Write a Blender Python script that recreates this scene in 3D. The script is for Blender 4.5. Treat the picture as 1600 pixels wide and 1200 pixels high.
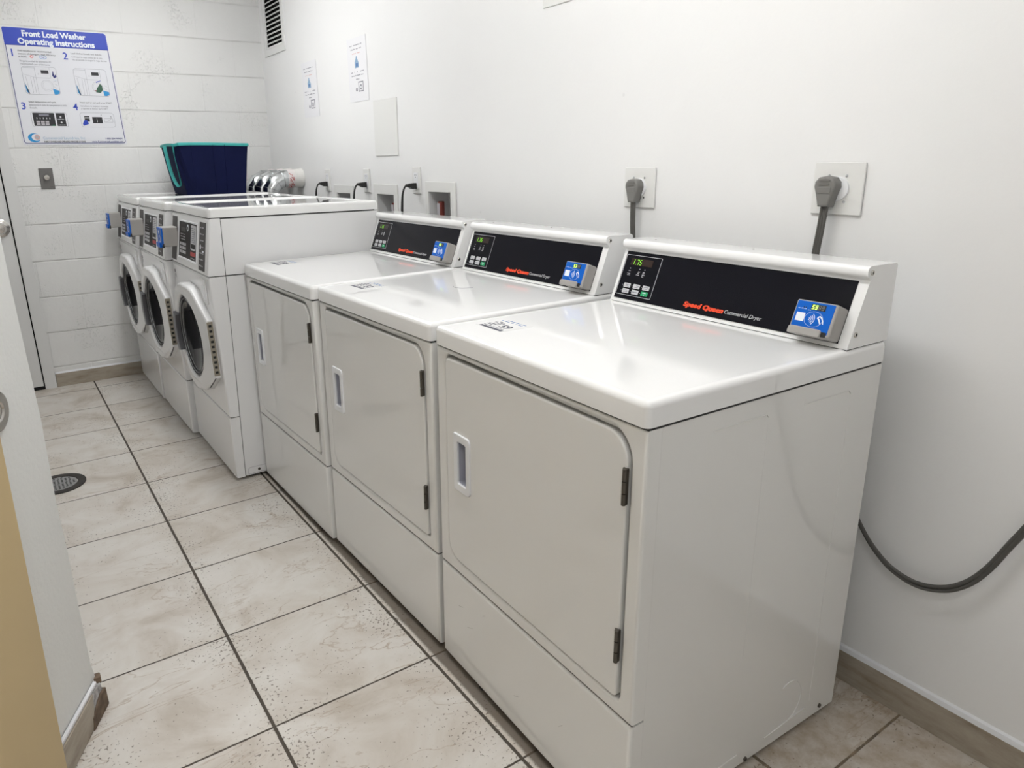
import bpy, bmesh, math, random
from mathutils import Vector, Matrix
from mathutils.geometry import tessellate_polygon

for o in list(bpy.data.objects):
    bpy.data.objects.remove(o)
SC = bpy.context.scene
COL = SC.collection
rnd = random.Random(7)

# ------------------------------------------------------------------ camera
CAM = Vector((-1.6568, -0.7240, 1.3094))
YAW, PITCH, ROLL, FPX, PX, PY = -0.5667, -0.2673, -0.0201, 1095.863, -96.588, -49.106
fw = Vector((-math.sin(YAW)*math.cos(PITCH), math.cos(YAW)*math.cos(PITCH), math.sin(PITCH)))
rt0 = Vector((math.cos(YAW), math.sin(YAW), 0)); up0 = rt0.cross(fw)
rt = rt0*math.cos(ROLL) + up0*math.sin(ROLL)
up = -rt0*math.sin(ROLL) + up0*math.cos(ROLL)
cd = bpy.data.cameras.new('camera'); cam = bpy.data.objects.new('camera', cd); COL.objects.link(cam)
m = Matrix((rt, up, -fw)).transposed().to_4x4(); m.translation = CAM
cam.matrix_world = m
cd.sensor_fit = 'HORIZONTAL'; cd.sensor_width = 36.0; cd.lens = 36.0*FPX/1600.0
cd.shift_x = -PX/1600.0; cd.shift_y = PY/1600.0
cd.clip_start = 0.02
SC.camera = cam

# ------------------------------------------------------------------ world, light, exposure
w = bpy.data.worlds.new('world'); SC.world = w; w.use_nodes = True
w.node_tree.nodes['Background'].inputs[0].default_value = (0.9, 0.95, 1.0, 1)
w.node_tree.nodes['Background'].inputs[1].default_value = 0.3
SC.view_settings.view_transform = 'Standard'; SC.view_settings.look = 'None'
SC.view_settings.gamma = 1.0; SC.view_settings.use_curve_mapping = False
SC.view_settings.exposure = -0.06
LAMP = 18.0          # strength of the fluorescent diffusers
FIXTURES = [(-0.93, 0.55), (-0.93, 2.85), (-1.80, -0.95)]
CEIL = 2.55
# ------------------------------------------------------------------ materials
def mat(name, col, rough=0.5, metal=0.0, spec=0.5, coat=0.0, emit=None, es=1.0, noise=0.0, nscale=8.0, bump=0.0, bscale=60.0, bdist=0.002):
    m = bpy.data.materials.new(name); m.use_nodes = True
    nt = m.node_tree; b = nt.nodes['Principled BSDF']
    c = (col[0], col[1], col[2], 1)
    b.inputs['Base Color'].default_value = c
    b.inputs['Roughness'].default_value = rough
    b.inputs['Metallic'].default_value = metal
    b.inputs['Specular IOR Level'].default_value = spec
    b.inputs['Coat Weight'].default_value = coat
    b.inputs['Coat Roughness'].default_value = 0.02
    if emit:
        b.inputs['Emission Color'].default_value = (*emit, 1); b.inputs['Emission Strength'].default_value = es
    if noise or bump:
        tc = nt.nodes.new('ShaderNodeTexCoord')
    if noise:
        n = nt.nodes.new('ShaderNodeTexNoise'); n.inputs['Scale'].default_value = nscale; n.inputs['Detail'].default_value = 5
        nt.links.new(tc.outputs['Object'], n.inputs['Vector'])
        r = nt.nodes.new('ShaderNodeValToRGB')
        r.color_ramp.elements[0].position = 0.3; r.color_ramp.elements[1].position = 0.7
        r.color_ramp.elements[0].color = (*[x*(1-noise) for x in col], 1); r.color_ramp.elements[1].color = (*[min(1, x*(1+noise*0.5)) for x in col], 1)
        nt.links.new(n.outputs['Fac'], r.inputs['Fac']); nt.links.new(r.outputs['Color'], b.inputs['Base Color'])
    if bump:
        n2 = nt.nodes.new('ShaderNodeTexNoise'); n2.inputs['Scale'].default_value = bscale; n2.inputs['Detail'].default_value = 6
        nt.links.new(tc.outputs['Object'], n2.inputs['Vector'])
        bp = nt.nodes.new('ShaderNodeBump'); bp.inputs['Strength'].default_value = bump; bp.inputs['Distance'].default_value = bdist
        nt.links.new(n2.outputs['Fac'], bp.inputs['Height']); nt.links.new(bp.outputs['Normal'], b.inputs['Normal'])
    return m

M = {}
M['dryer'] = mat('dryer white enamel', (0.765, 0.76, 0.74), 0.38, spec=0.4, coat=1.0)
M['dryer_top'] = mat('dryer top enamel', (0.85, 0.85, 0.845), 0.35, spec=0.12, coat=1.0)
M['washer'] = mat('washer white enamel', (0.80, 0.80, 0.80), 0.38, spec=0.4, coat=1.0)
M['washer_top'] = mat('washer top enamel', (0.83, 0.83, 0.82), 0.10, spec=0.6, coat=1.0)
M['plastic_white'] = mat('white moulded plastic', (0.80, 0.81, 0.83), 0.35)
M['pocket'] = mat('pale grey plastic pocket', (0.42, 0.43, 0.50), 0.35)
M['black'] = mat('black rubber', (0.012, 0.012, 0.012), 0.6)
M['panel_black'] = mat('black control panel film', (0.0045, 0.0045, 0.008), 0.22, spec=0.2)
M['panel_text'] = mat('light grey print', (0.62, 0.62, 0.64), 0.5)
M['orange'] = mat('orange red print', (0.85, 0.07, 0.02), 0.4)
M['green_btn'] = mat('green button', (0.01, 0.33, 0.12), 0.4)
M['btn'] = mat('light grey button', (0.60, 0.60, 0.62), 0.4)
M['led_dark'] = mat('dark display window', (0.03, 0.016, 0.012), 0.25)
M['led'] = mat('green lit digits', (0.2, 0.7, 0.02), 0.5, emit=(0.28, 0.85, 0.03), es=0.6)
M['led_bright'] = mat('bright lit digits', (0.6, 0.9, 0.2), 0.5, emit=(0.55, 1.0, 0.15), es=1.5)
M['led_off'] = mat('unlit digits', (0.25, 0.25, 0.26), 0.4)
M['blue'] = mat('blue reader film', (0.0, 0.115, 0.55), 0.4, spec=0.25)
M['reader_grey'] = mat('grey reader casing', (0.36, 0.345, 0.325), 0.4, bump=0.1, bscale=300, bdist=0.0005)
M['white_print'] = mat('white print', (0.82, 0.86, 0.92), 0.5)
M['dark_strip'] = mat('dark grey strip', (0.07, 0.066, 0.064), 0.5, spec=0.25)
M['washer_panel'] = mat('charcoal screen film', (0.022, 0.020, 0.019), 0.45, spec=0.12)
M['label_grey'] = mat('grey washer label', (0.46, 0.44, 0.47), 0.4)
M['red_print'] = mat('dull red print', (0.45, 0.03, 0.03), 0.5)
M['hinge'] = mat('worn hinge steel', (0.11, 0.10, 0.085), 0.4, metal=0.7)
M['hinge_plate'] = mat('bronze grey hinge plate', (0.32, 0.29, 0.235), 0.5, metal=0.3)
M['glass_black'] = mat('dark door glass', (0.006, 0.006, 0.008), 0.08, spec=0.7)
M['ring_grey'] = mat('grey gasket ring', (0.06, 0.06, 0.065), 0.35)
M['handle_grey'] = mat('grey door handle plastic', (0.11, 0.11, 0.12), 0.35)
M['steel'] = mat('galvanised steel', (0.72, 0.74, 0.75), 0.17, metal=1.0, noise=0.25, nscale=30)
M['tape'] = mat('foil tape with red print', (0.75, 0.70, 0.69), 0.45)
M['plaster'] = mat('white plastered pipe', (0.74, 0.73, 0.70), 0.8, bump=0.6, bscale=40, bdist=0.01)
M['chrome'] = mat('chrome', (0.6, 0.58, 0.55), 0.18, metal=1.0)
M['grey_plate'] = mat('grey metal plate', (0.16, 0.155, 0.15), 0.4, metal=0.3)
M['cord_black'] = mat('black cord', (0.012, 0.012, 0.012), 0.45)
M['cord_grey'] = mat('grey dryer cord', (0.085, 0.082, 0.075), 0.5)
M['plug_grey'] = mat('grey plug', (0.19, 0.185, 0.175), 0.55)
M['cover'] = mat('white cover plate', (0.76, 0.76, 0.74), 0.4)
M['paper'] = mat('white paper', (0.80, 0.80, 0.82), 0.6)
M['ink'] = mat('grey ink', (0.22, 0.22, 0.26), 0.6)
M['ink_red'] = mat('faded red ink', (0.70, 0.38, 0.34), 0.6)
M['ink_blue'] = mat('blue ink', (0.10, 0.20, 0.42), 0.6)
M['pale_blue'] = mat('pale blue ink', (0.28, 0.42, 0.58), 0.6)
M['poster_white'] = mat('poster sheet', (0.74, 0.75, 0.79), 0.45)
M['poster_blue'] = mat('poster royal blue', (0.018, 0.055, 0.47), 0.4)
M['poster_navy'] = mat('poster navy line', (0.015, 0.02, 0.16), 0.4)
M['poster_cyan'] = mat('poster bright blue', (0.02, 0.28, 0.62), 0.4)
M['poster_green'] = mat('poster dark green', (0.03, 0.10, 0.06), 0.4)
M['poster_black'] = mat('poster black', (0.015, 0.015, 0.02), 0.4)
M['navy'] = mat('navy polyester cloth', (0.0025, 0.005, 0.034), 0.8, spec=0.15, noise=0.15, nscale=6, bump=0.3, bscale=12, bdist=0.01)
M['navy_dark'] = mat('dark navy lining', (0.004, 0.006, 0.03), 0.8)
M['teal'] = mat('teal webbing', (0.035, 0.33, 0.31), 0.65)
M['box_grey'] = mat('recessed box plastic', (0.62, 0.62, 0.62), 0.5)
M['copper'] = mat('aged copper', (0.20, 0.045, 0.035), 0.35, metal=0.6)
M['vent_white'] = mat('vent painted steel', (0.74, 0.74, 0.73), 0.4)
M['vent_black'] = mat('vent dark inside', (0.006, 0.006, 0.006), 0.9)
M['ceiling'] = mat('white ceiling paint', (0.87, 0.87, 0.86), 0.8, bump=0.2, bscale=30)
M['door_white'] = mat('white painted door', (0.70, 0.70, 0.69), 0.45, noise=0.03, nscale=3)
M['door_beige'] = mat('beige painted door', (0.56, 0.43, 0.235), 0.45, noise=0.06, nscale=1.5)
M['gap'] = mat('black gap', (0.004, 0.004, 0.004), 0.9)
M['drain_iron'] = mat('dark iron drain ring', (0.035, 0.03, 0.026), 0.5, metal=0.4, noise=0.4, nscale=50)
M['drain_steel'] = mat('drain grate steel', (0.33, 0.33, 0.33), 0.4, metal=0.6)
M['caulk'] = mat('white caulk', (0.74, 0.75, 0.77), 0.6)
M['broken'] = mat('crumbling mortar', (0.50, 0.49, 0.49), 0.9, noise=0.6, nscale=60, bump=1.0, bscale=80, bdist=0.01)
M['broken_brown'] = mat('dirty brown tile edge', (0.16, 0.11, 0.075), 0.8, noise=0.5, nscale=50)
M['lamp'] = mat('lit diffuser', (0.9, 0.9, 0.9), 0.5, emit=(1.0, 1.0, 0.995), es=LAMP)
M['grime'] = mat('dark floor grime', (0.07, 0.055, 0.04), 0.8)
M['tag_blue'] = mat('sticker ink', (0.05, 0.05, 0.08), 0.5)

def nodes_of(name):
    m = bpy.data.materials.new(name); m.use_nodes = True
    nt = m.node_tree; return m, nt, nt.nodes['Principled BSDF']

def N(nt, kind, **kw):
    n = nt.nodes.new(kind)
    for k, v in kw.items():
        if k.startswith('i_'): n.inputs[k[2:].replace('_', ' ')].default_value = v
        else: setattr(n, k, v)
    return n
def math_n(nt, op, a, b=None, c=None):
    n = nt.nodes.new('ShaderNodeMath'); n.operation = op
    for i, x in enumerate((a, b, c)):
        if x is None: continue
        if isinstance(x, (int, float)): n.inputs[i].default_value = x
        else: nt.links.new(x, n.inputs[i])
    return n.outputs[0]
def ramp(nt, fac, stops, interp='LINEAR'):
    r = nt.nodes.new('ShaderNodeValToRGB'); r.color_ramp.interpolation = interp
    e = r.color_ramp.elements
    while len(e) < len(stops): e.new(0.5)
    for i, (p, c) in enumerate(stops):
        e[i].position = p; e[i].color = (*c, 1) if len(c) == 3 else c
    if fac is not None: nt.links.new(fac, r.inputs['Fac'])
    return r.outputs['Color']

# painted plaster wall: faint roller texture, a few nicks
def plaster(name, base, strength=0.15):
    m, nt, b = nodes_of(name)
    tc = N(nt, 'ShaderNodeTexCoord')
    n1 = N(nt, 'ShaderNodeTexNoise', i_Scale=2.2, i_Detail=4); nt.links.new(tc.outputs['Object'], n1.inputs['Vector'])
    c = ramp(nt, n1.outputs['Fac'], [(0.3, tuple(x*0.975 for x in base)), (0.7, base)])
    n3 = N(nt, 'ShaderNodeTexVoronoi', i_Scale=5.0); nt.links.new(tc.outputs['Object'], n3.inputs['Vector'])
    nick = ramp(nt, n3.outputs['Distance'], [(0.0, (0.72, 0.72, 0.72)), (0.022, (0.8, 0.8, 0.8)), (0.03, (1, 1, 1))])
    mx = N(nt, 'ShaderNodeMix', data_type='RGBA', blend_type='MULTIPLY'); mx.inputs['Factor'].default_value = 0.35
    nt.links.new(c, mx.inputs['A']); nt.links.new(nick, mx.inputs['B']); nt.links.new(mx.outputs['Result'], b.inputs['Base Color'])
    b.inputs['Roughness'].default_value = 0.45
    n2 = N(nt, 'ShaderNodeTexNoise', i_Scale=90.0, i_Detail=4); nt.links.new(tc.outputs['Object'], n2.inputs['Vector'])
    bp = N(nt, 'ShaderNodeBump', i_Strength=strength, i_Distance=0.002); nt.links.new(n2.outputs['Fac'], bp.inputs['Height'])
    n4 = N(nt, 'ShaderNodeTexNoise', i_Scale=6.0, i_Detail=2); nt.links.new(tc.outputs['Object'], n4.inputs['Vector'])
    bp2 = N(nt, 'ShaderNodeBump', i_Strength=0.25, i_Distance=0.006); nt.links.new(n4.outputs['Fac'], bp2.inputs['Height']); nt.links.new(bp.outputs['Normal'], bp2.inputs['Normal'])
    nt.links.new(bp2.outputs['Normal'], b.inputs['Normal'])
    return m
M['wall'] = plaster('right wall paint', (0.83, 0.83, 0.825))
M['wall_rough'] = plaster('thick rough wall paint', (0.74, 0.745, 0.73), 0.6)

# painted concrete block: course lines, pits
def block_mat():
    m, nt, b = nodes_of('painted concrete block')
    tc = N(nt, 'ShaderNodeTexCoord'); sp = N(nt, 'ShaderNodeSeparateXYZ'); nt.links.new(tc.outputs['Object'], sp.inputs[0])
    cb = N(nt, 'ShaderNodeCombineXYZ')
    zz = math_n(nt, 'SUBTRACT', sp.outputs['Z'], 0.125)
    wob = N(nt, 'ShaderNodeTexNoise', i_Scale=3.0, i_Detail=3); nt.links.new(tc.outputs['Object'], wob.inputs['Vector'])
    wz = math_n(nt, 'MULTIPLY', math_n(nt, 'SUBTRACT', wob.outputs['Fac'], 0.5), 0.014)
    nt.links.new(math_n(nt, 'ADD', math_n(nt, 'ADD', sp.outputs['X'], 4.737), wz), cb.inputs['X']); nt.links.new(math_n(nt, 'ADD', zz, wz), cb.inputs['Y'])
    br = N(nt, 'ShaderNodeTexBrick', offset=0.5); nt.links.new(cb.outputs[0], br.inputs['Vector'])
    br.inputs['Scale'].default_value = 1.0; br.inputs['Brick Width'].default_value = 0.433; br.inputs['Row Height'].default_value = 0.2165
    br.inputs['Mortar Size'].default_value = 0.0045; br.inputs['Mortar Smooth'].default_value = 0.35
    # the paint has filled most of the upright joints: keep mainly the course lines
    rowf = math_n(nt, 'FRACT', math_n(nt, 'DIVIDE', math_n(nt, 'ADD', zz, wz), 0.2165))
    d = math_n(nt, 'MULTIPLY', math_n(nt, 'MINIMUM', rowf, math_n(nt, 'SUBTRACT', 1.0, rowf)), 0.2165)
    line = N(nt, 'ShaderNodeMapRange'); line.inputs['From Min'].default_value = 0.0; line.inputs['From Max'].default_value = 0.006
    line.inputs['To Min'].default_value = 1.0; line.inputs['To Max'].default_value = 0.0; nt.links.new(d, line.inputs['Value'])
    brk = N(nt, 'ShaderNodeTexNoise', i_Scale=4.0, i_Detail=4); nt.links.new(tc.outputs['Object'], brk.inputs['Vector'])
    brf = ramp(nt, brk.outputs['Fac'], [(0.38, (0.25, 0.25, 0.25)), (0.55, (1, 1, 1))])
    lm = math_n(nt, 'MULTIPLY', line.outputs[0], brf)
    pit = N(nt, 'ShaderNodeTexNoise', i_Scale=120.0, i_Detail=3); nt.links.new(tc.outputs['Object'], pit.inputs['Vector'])
    pitm = N(nt, 'ShaderNodeTexNoise', i_Scale=4.5, i_Detail=2); nt.links.new(tc.outputs['Object'], pitm.inputs['Vector'])
    pp = math_n(nt, 'MULTIPLY', ramp(nt, pit.outputs['Fac'], [(0.0, (1, 1, 1)), (0.36, (1, 1, 1)), (0.42, (0, 0, 0))]), ramp(nt, pitm.outputs['Fac'], [(0.5, (0, 0, 0)), (0.62, (1, 1, 1))]))
    rough = N(nt, 'ShaderNodeTexNoise', i_Scale=28.0, i_Detail=6); nt.links.new(tc.outputs['Object'], rough.inputs['Vector'])
    h = math_n(nt, 'MULTIPLY', rough.outputs['Fac'], 0.28)
    h = math_n(nt, 'SUBTRACT', h, math_n(nt, 'MULTIPLY', lm, 0.45))
    h = math_n(nt, 'SUBTRACT', h, math_n(nt, 'MULTIPLY', br.outputs['Fac'], 0.18))
    h = math_n(nt, 'SUBTRACT', h, math_n(nt, 'MULTIPLY', pp, 0.4))
    bp = N(nt, 'ShaderNodeBump', i_Strength=0.8, i_Distance=0.007); nt.links.new(h, bp.inputs['Height']); nt.links.new(bp.outputs['Normal'], b.inputs['Normal'])
    # shade of the open joints, put into the colour
    base = (0.79, 0.79, 0.775)
    big = N(nt, 'ShaderNodeTexNoise', i_Scale=1.4, i_Detail=4); nt.links.new(tc.outputs['Object'], big.inputs['Vector'])
    c0 = ramp(nt, big.outputs['Fac'], [(0.3, (0.75, 0.75, 0.74)), (0.7, base)])
    mx = N(nt, 'ShaderNodeMix', data_type='RGBA'); nt.links.new(math_n(nt, 'MULTIPLY', lm, 0.26), mx.inputs['Factor'])
    nt.links.new(c0, mx.inputs['A']); mx.inputs['B'].default_value = (0.35, 0.34, 0.32, 1)
    mx2 = N(nt, 'ShaderNodeMix', data_type='RGBA'); nt.links.new(math_n(nt, 'MULTIPLY', pp, 0.12), mx2.inputs['Factor'])
    nt.links.new(mx.outputs['Result'], mx2.inputs['A']); mx2.inputs['B'].default_value = (0.4, 0.4, 0.38, 1)
    nt.links.new(mx2.outputs['Result'], b.inputs['Base Color'])
    b.inputs['Roughness'].default_value = 0.5
    return m
M['block'] = block_mat()

TX0, TXW, TY0, TYW = -1.2801, 0.437, 1.0959, 0.4052
def floor_mat():
    m, nt, b = nodes_of('cream travertine look tile')
    tc = N(nt, 'ShaderNodeTexCoord'); sp = N(nt, 'ShaderNodeSeparateXYZ'); nt.links.new(tc.outputs['Object'], sp.inputs[0])
    jit = N(nt, 'ShaderNodeTexNoise', i_Scale=70.0, i_Detail=3); nt.links.new(tc.outputs['Object'], jit.inputs['Vector'])
    jj = math_n(nt, 'MULTIPLY', math_n(nt, 'SUBTRACT', jit.outputs['Fac'], 0.5), 0.0030)
    ux = math_n(nt, 'DIVIDE', math_n(nt, 'SUBTRACT', sp.outputs['X'], TX0), TXW)
    uy = math_n(nt, 'DIVIDE', math_n(nt, 'SUBTRACT', sp.outputs['Y'], TY0), TYW)
    fx, fy = math_n(nt, 'FRACT', ux), math_n(nt, 'FRACT', uy)
    dx = math_n(nt, 'MULTIPLY', math_n(nt, 'MINIMUM', fx, math_n(nt, 'SUBTRACT', 1.0, fx)), TXW)
    dy = math_n(nt, 'MULTIPLY', math_n(nt, 'MINIMUM', fy, math_n(nt, 'SUBTRACT', 1.0, fy)), TYW)
    dx2 = math_n(nt, 'SUBTRACT', dx, 0.0016)          # the long joint is a little wider
    d = math_n(nt, 'ADD', math_n(nt, 'MINIMUM', dx2, dy), jj)
    g = N(nt, 'ShaderNodeMapRange', interpolation_type='SMOOTHSTEP'); g.inputs['From Min'].default_value = 0.0019; g.inputs['From Max'].default_value = 0.0034
    g.inputs['To Min'].default_value = 1.0; g.inputs['To Max'].default_value = 0.0; nt.links.new(d, g.inputs['Value'])
    # per tile variation
    cid = N(nt, 'ShaderNodeCombineXYZ'); nt.links.new(math_n(nt, 'FLOOR', ux), cid.inputs['X']); nt.links.new(math_n(nt, 'FLOOR', uy), cid.inputs['Y'])
    wn = N(nt, 'ShaderNodeTexWhiteNoise', noise_dimensions='3D'); nt.links.new(cid.outputs[0], wn.inputs['Vector'])
    off = N(nt, 'ShaderNodeVectorMath', operation='MULTIPLY_ADD'); nt.links.new(wn.outputs['Color'], off.inputs[0]); off.inputs[1].default_value = (7, 7, 7); nt.links.new(tc.outputs['Object'], off.inputs[2])
    cl = N(nt, 'ShaderNodeTexNoise', i_Scale=4.5, i_Detail=7, i_Roughness=0.62, i_Distortion=0.6); nt.links.new(off.outputs[0], cl.inputs['Vector'])
    base = ramp(nt, cl.outputs['Fac'], [(0.30, (0.46, 0.405, 0.34)), (0.45, (0.585, 0.54, 0.485)), (0.6, (0.65, 0.62, 0.575)), (0.78, (0.69, 0.66, 0.62))])
    # veins
    st = N(nt, 'ShaderNodeMapping'); st.inputs['Scale'].default_value = (1.1, 3.0, 1); st.inputs['Rotation'].default_value = (0, 0, 0.35); nt.links.new(off.outputs[0], st.inputs['Vector'])
    vn = N(nt, 'ShaderNodeTexNoise', i_Scale=2.4, i_Detail=5, i_Roughness=0.55, i_Distortion=0.8); nt.links.new(st.outputs[0], vn.inputs['Vector'])
    va = math_n(nt, 'ABSOLUTE', math_n(nt, 'SUBTRACT', vn.outputs['Fac'], 0.5))
    vein = ramp(nt, va, [(0.0, (1, 1, 1)), (0.004, (0.6, 0.6, 0.6)), (0.011, (0, 0, 0))])
    vmask = N(nt, 'ShaderNodeTexNoise', i_Scale=5.0, i_Detail=2); nt.links.new(off.outputs[0], vmask.inputs['Vector'])
    vein = math_n(nt, 'MULTIPLY', vein, ramp(nt, vmask.outputs['Fac'], [(0.42, (0, 0, 0)), (0.6, (1, 1, 1))]))
    mx = N(nt, 'ShaderNodeMix', data_type='RGBA'); nt.links.new(math_n(nt, 'MULTIPLY', vein, 0.62), mx.inputs['Factor']); nt.links.new(base, mx.inputs['A']); mx.inputs['B'].default_value = (0.33, 0.235, 0.155, 1)
    # dark pits, thick near the joints and in drifts
    pt = N(nt, 'ShaderNodeTexNoise', i_Scale=120.0, i_Detail=2, i_Roughness=0.5); nt.links.new(tc.outputs['Object'], pt.inputs['Vector'])
    near = N(nt, 'ShaderNodeMapRange'); near.inputs['From Min'].default_value = 0.0; near.inputs['From Max'].default_value = 0.15; near.inputs['To Min'].default_value = 0.085; near.inputs['To Max'].default_value = 0.0
    nt.links.new(dx, near.inputs['Value'])
    dr = N(nt, 'ShaderNodeTexNoise', i_Scale=5.5, i_Detail=5, i_Roughness=0.6); nt.links.new(off.outputs[0], dr.inputs['Vector'])
    drf = ramp(nt, dr.outputs['Fac'], [(0.45, (0, 0, 0)), (0.65, (1, 1, 1))])
    thr = math_n(nt, 'ADD', math_n(nt, 'ADD', 0.282, near.outputs[0]), math_n(nt, 'MULTIPLY', drf, 0.085))
    pf = N(nt, 'ShaderNodeMapRange'); nt.links.new(math_n(nt, 'SUBTRACT', thr, pt.outputs['Fac']), pf.inputs['Value']); pf.inputs['From Min'].default_value = 0.0; pf.inputs['From Max'].default_value = 0.03
    mx2 = N(nt, 'ShaderNodeMix', data_type='RGBA'); nt.links.new(math_n(nt, 'MULTIPLY', pf.outputs[0], 0.75), mx2.inputs['Factor']); nt.links.new(mx.outputs['Result'], mx2.inputs['A']); mx2.inputs['B'].default_value = (0.13, 0.10, 0.075, 1)
    # grout
    mx3 = N(nt, 'ShaderNodeMix', data_type='RGBA'); nt.links.new(g.outputs[0], mx3.inputs['Factor']); nt.links.new(mx2.outputs['Result'], mx3.inputs['A']); mx3.inputs['B'].default_value = (0.075, 0.062, 0.048, 1)
    # brown grime plus contact shade, painted in along the feet of the dryers
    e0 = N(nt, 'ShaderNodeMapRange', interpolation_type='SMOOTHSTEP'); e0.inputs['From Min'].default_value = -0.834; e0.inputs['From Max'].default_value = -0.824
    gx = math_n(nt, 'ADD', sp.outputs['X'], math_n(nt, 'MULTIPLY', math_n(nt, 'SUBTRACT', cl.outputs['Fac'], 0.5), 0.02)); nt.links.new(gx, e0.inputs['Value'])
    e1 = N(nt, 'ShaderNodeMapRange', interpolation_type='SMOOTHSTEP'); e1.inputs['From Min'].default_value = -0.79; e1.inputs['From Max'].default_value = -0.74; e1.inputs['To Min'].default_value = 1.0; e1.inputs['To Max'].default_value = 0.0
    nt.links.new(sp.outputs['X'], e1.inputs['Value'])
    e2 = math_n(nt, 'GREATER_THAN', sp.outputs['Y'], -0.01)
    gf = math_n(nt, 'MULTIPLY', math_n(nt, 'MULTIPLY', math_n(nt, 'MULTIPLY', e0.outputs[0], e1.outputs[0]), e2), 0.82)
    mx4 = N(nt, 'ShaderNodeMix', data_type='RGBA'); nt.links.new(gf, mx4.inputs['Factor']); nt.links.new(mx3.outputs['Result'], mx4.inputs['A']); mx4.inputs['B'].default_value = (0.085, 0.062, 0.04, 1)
    # worn, stained tan area of the last tiles by the right wall
    s0 = N(nt, 'ShaderNodeMapRange', interpolation_type='SMOOTHSTEP'); s0.inputs['From Min'].default_value = -0.85; s0.inputs['From Max'].default_value = -0.55; nt.links.new(sp.outputs['X'], s0.inputs['Value'])
    sn = N(nt, 'ShaderNodeTexNoise', i_Scale=22.0, i_Detail=6, i_Roughness=0.65); nt.links.new(tc.outputs['Object'], sn.inputs['Vector'])
    sf = math_n(nt, 'MULTIPLY', s0.outputs[0], ramp(nt, sn.outputs['Fac'], [(0.35, (0.75, 0.75, 0.75)), (0.62, (0.15, 0.15, 0.15))]))
    mx5 = N(nt, 'ShaderNodeMix', data_type='RGBA'); nt.links.new(sf, mx5.inputs['Factor']); nt.links.new(mx4.outputs['Result'], mx5.inputs['A']); mx5.inputs['B'].default_value = (0.34, 0.26, 0.17, 1)
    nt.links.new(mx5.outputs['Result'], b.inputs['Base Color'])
    b.inputs['Roughness'].default_value = 0.42
    rr = math_n(nt, 'ADD', 0.40, math_n(nt, 'MULTIPLY', g.outputs[0], 0.4)); nt.links.new(rr, b.inputs['Roughness'])
    h = math_n(nt, 'SUBTRACT', math_n(nt, 'MULTIPLY', cl.outputs['Fac'], 0.5), math_n(nt, 'MULTIPLY', g.outputs[0], 1.0))
    h = math_n(nt, 'SUBTRACT', h, math_n(nt, 'MULTIPLY', pf.outputs[0], 0.25))
    bp = N(nt, 'ShaderNodeBump', i_Strength=0.5, i_Distance=0.003); nt.links.new(h, bp.inputs['Height']); nt.links.new(bp.outputs['Normal'], b.inputs['Normal'])
    return m
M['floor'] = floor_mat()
def bb_mat():
    m, nt, b = nodes_of('taupe skirting tile')
    tc = N(nt, 'ShaderNodeTexCoord')
    st = N(nt, 'ShaderNodeMapping'); st.inputs['Scale'].default_value = (3, 3, 12); nt.links.new(tc.outputs['Object'], st.inputs['Vector'])
    n = N(nt, 'ShaderNodeTexNoise', i_Scale=2.5, i_Detail=7, i_Roughness=0.65); nt.links.new(st.outputs[0], n.inputs['Vector'])
    c = ramp(nt, n.outputs['Fac'], [(0.25, (0.16, 0.12, 0.085)), (0.36, (0.28, 0.235, 0.18)), (0.5, (0.35, 0.305, 0.245)), (0.75, (0.43, 0.385, 0.32))])
    nt.links.new(c, b.inputs['Base Color']); b.inputs['Roughness'].default_value = 0.4
    return m
M['bb'] = bb_mat()

# ------------------------------------------------------------------ mesh builder
def fr_front(x0=0.0):   return lambda a, b, w: Vector((x0 - w, a, b))     # faces -x : a = y, b = z
def fr_far(y0=0.0):     return lambda a, b, w: Vector((a, y0 - w, b))     # faces -y : a = x, b = z
def fr_up(z0=0.0):      return lambda a, b, w: Vector((a, b, z0 + w))     # faces +z : a = x, b = y
def rect(a0, b0, a1, b1): return [(a0, b0), (a1, b0), (a1, b1), (a0, b1)]
def rrect(a0, b0, a1, b1, r, seg=6):
    # r: one radius or four (a0b0, a1b0, a1b1, a0b1)
    rs = r if isinstance(r, (list, tuple)) else [r]*4
    cs = [(a0, b0, 1, 1, 180), (a1, b0, -1, 1, 270), (a1, b1, -1, -1, 0), (a0, b1, 1, -1, 90)]
    out = []
    for (x, y, sx, sy, st), q in zip(cs, rs):
        cx, cy = x + sx*q, y + sy*q
        n = seg if q > 1e-5 else 0
        for i in range(n+1):
            t = math.radians(st + (90*i/n if n else 0))
            out.append((cx + q*math.cos(t), cy + q*math.sin(t)) if n else (x, y))
    return out
def circ(cx, cy, r, n=32, a0=0, a1=360, ry=None):
    ry = ry or r
    k = n if a1 - a0 >= 360 else n+1
    return [(cx + r*math.cos(math.radians(a0+(a1-a0)*i/n)), cy + ry*math.sin(math.radians(a0+(a1-a0)*i/n))) for i in range(k)]
def inset(loop, d, sign=1):
    n = len(loop); A = sum(loop[i][0]*loop[(i+1)%n][1]-loop[(i+1)%n][0]*loop[i][1] for i in range(n))
    s = (1 if A > 0 else -1)*sign
    out = []
    for i in range(n):
        p, c, q = Vector(loop[i-1]), Vector(loop[i]), Vector(loop[(i+1) % n])
        e1, e2 = (c-p), (q-c)
        if e1.length < 1e-9: e1 = e2
        if e2.length < 1e-9: e2 = e1
        e1 = e1.normalized(); e2 = e2.normalized()
        n1 = Vector((-e1.y, e1.x)); n2 = Vector((-e2.y, e2.x))
        nn = n1+n2
        if nn.length < 1e-6: nn = n1
        nn.normalize(); k = d/max(0.5, nn.dot(n1))
        out.append((c.x + s*nn.x*k, c.y + s*nn.y*k))
    return out

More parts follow.
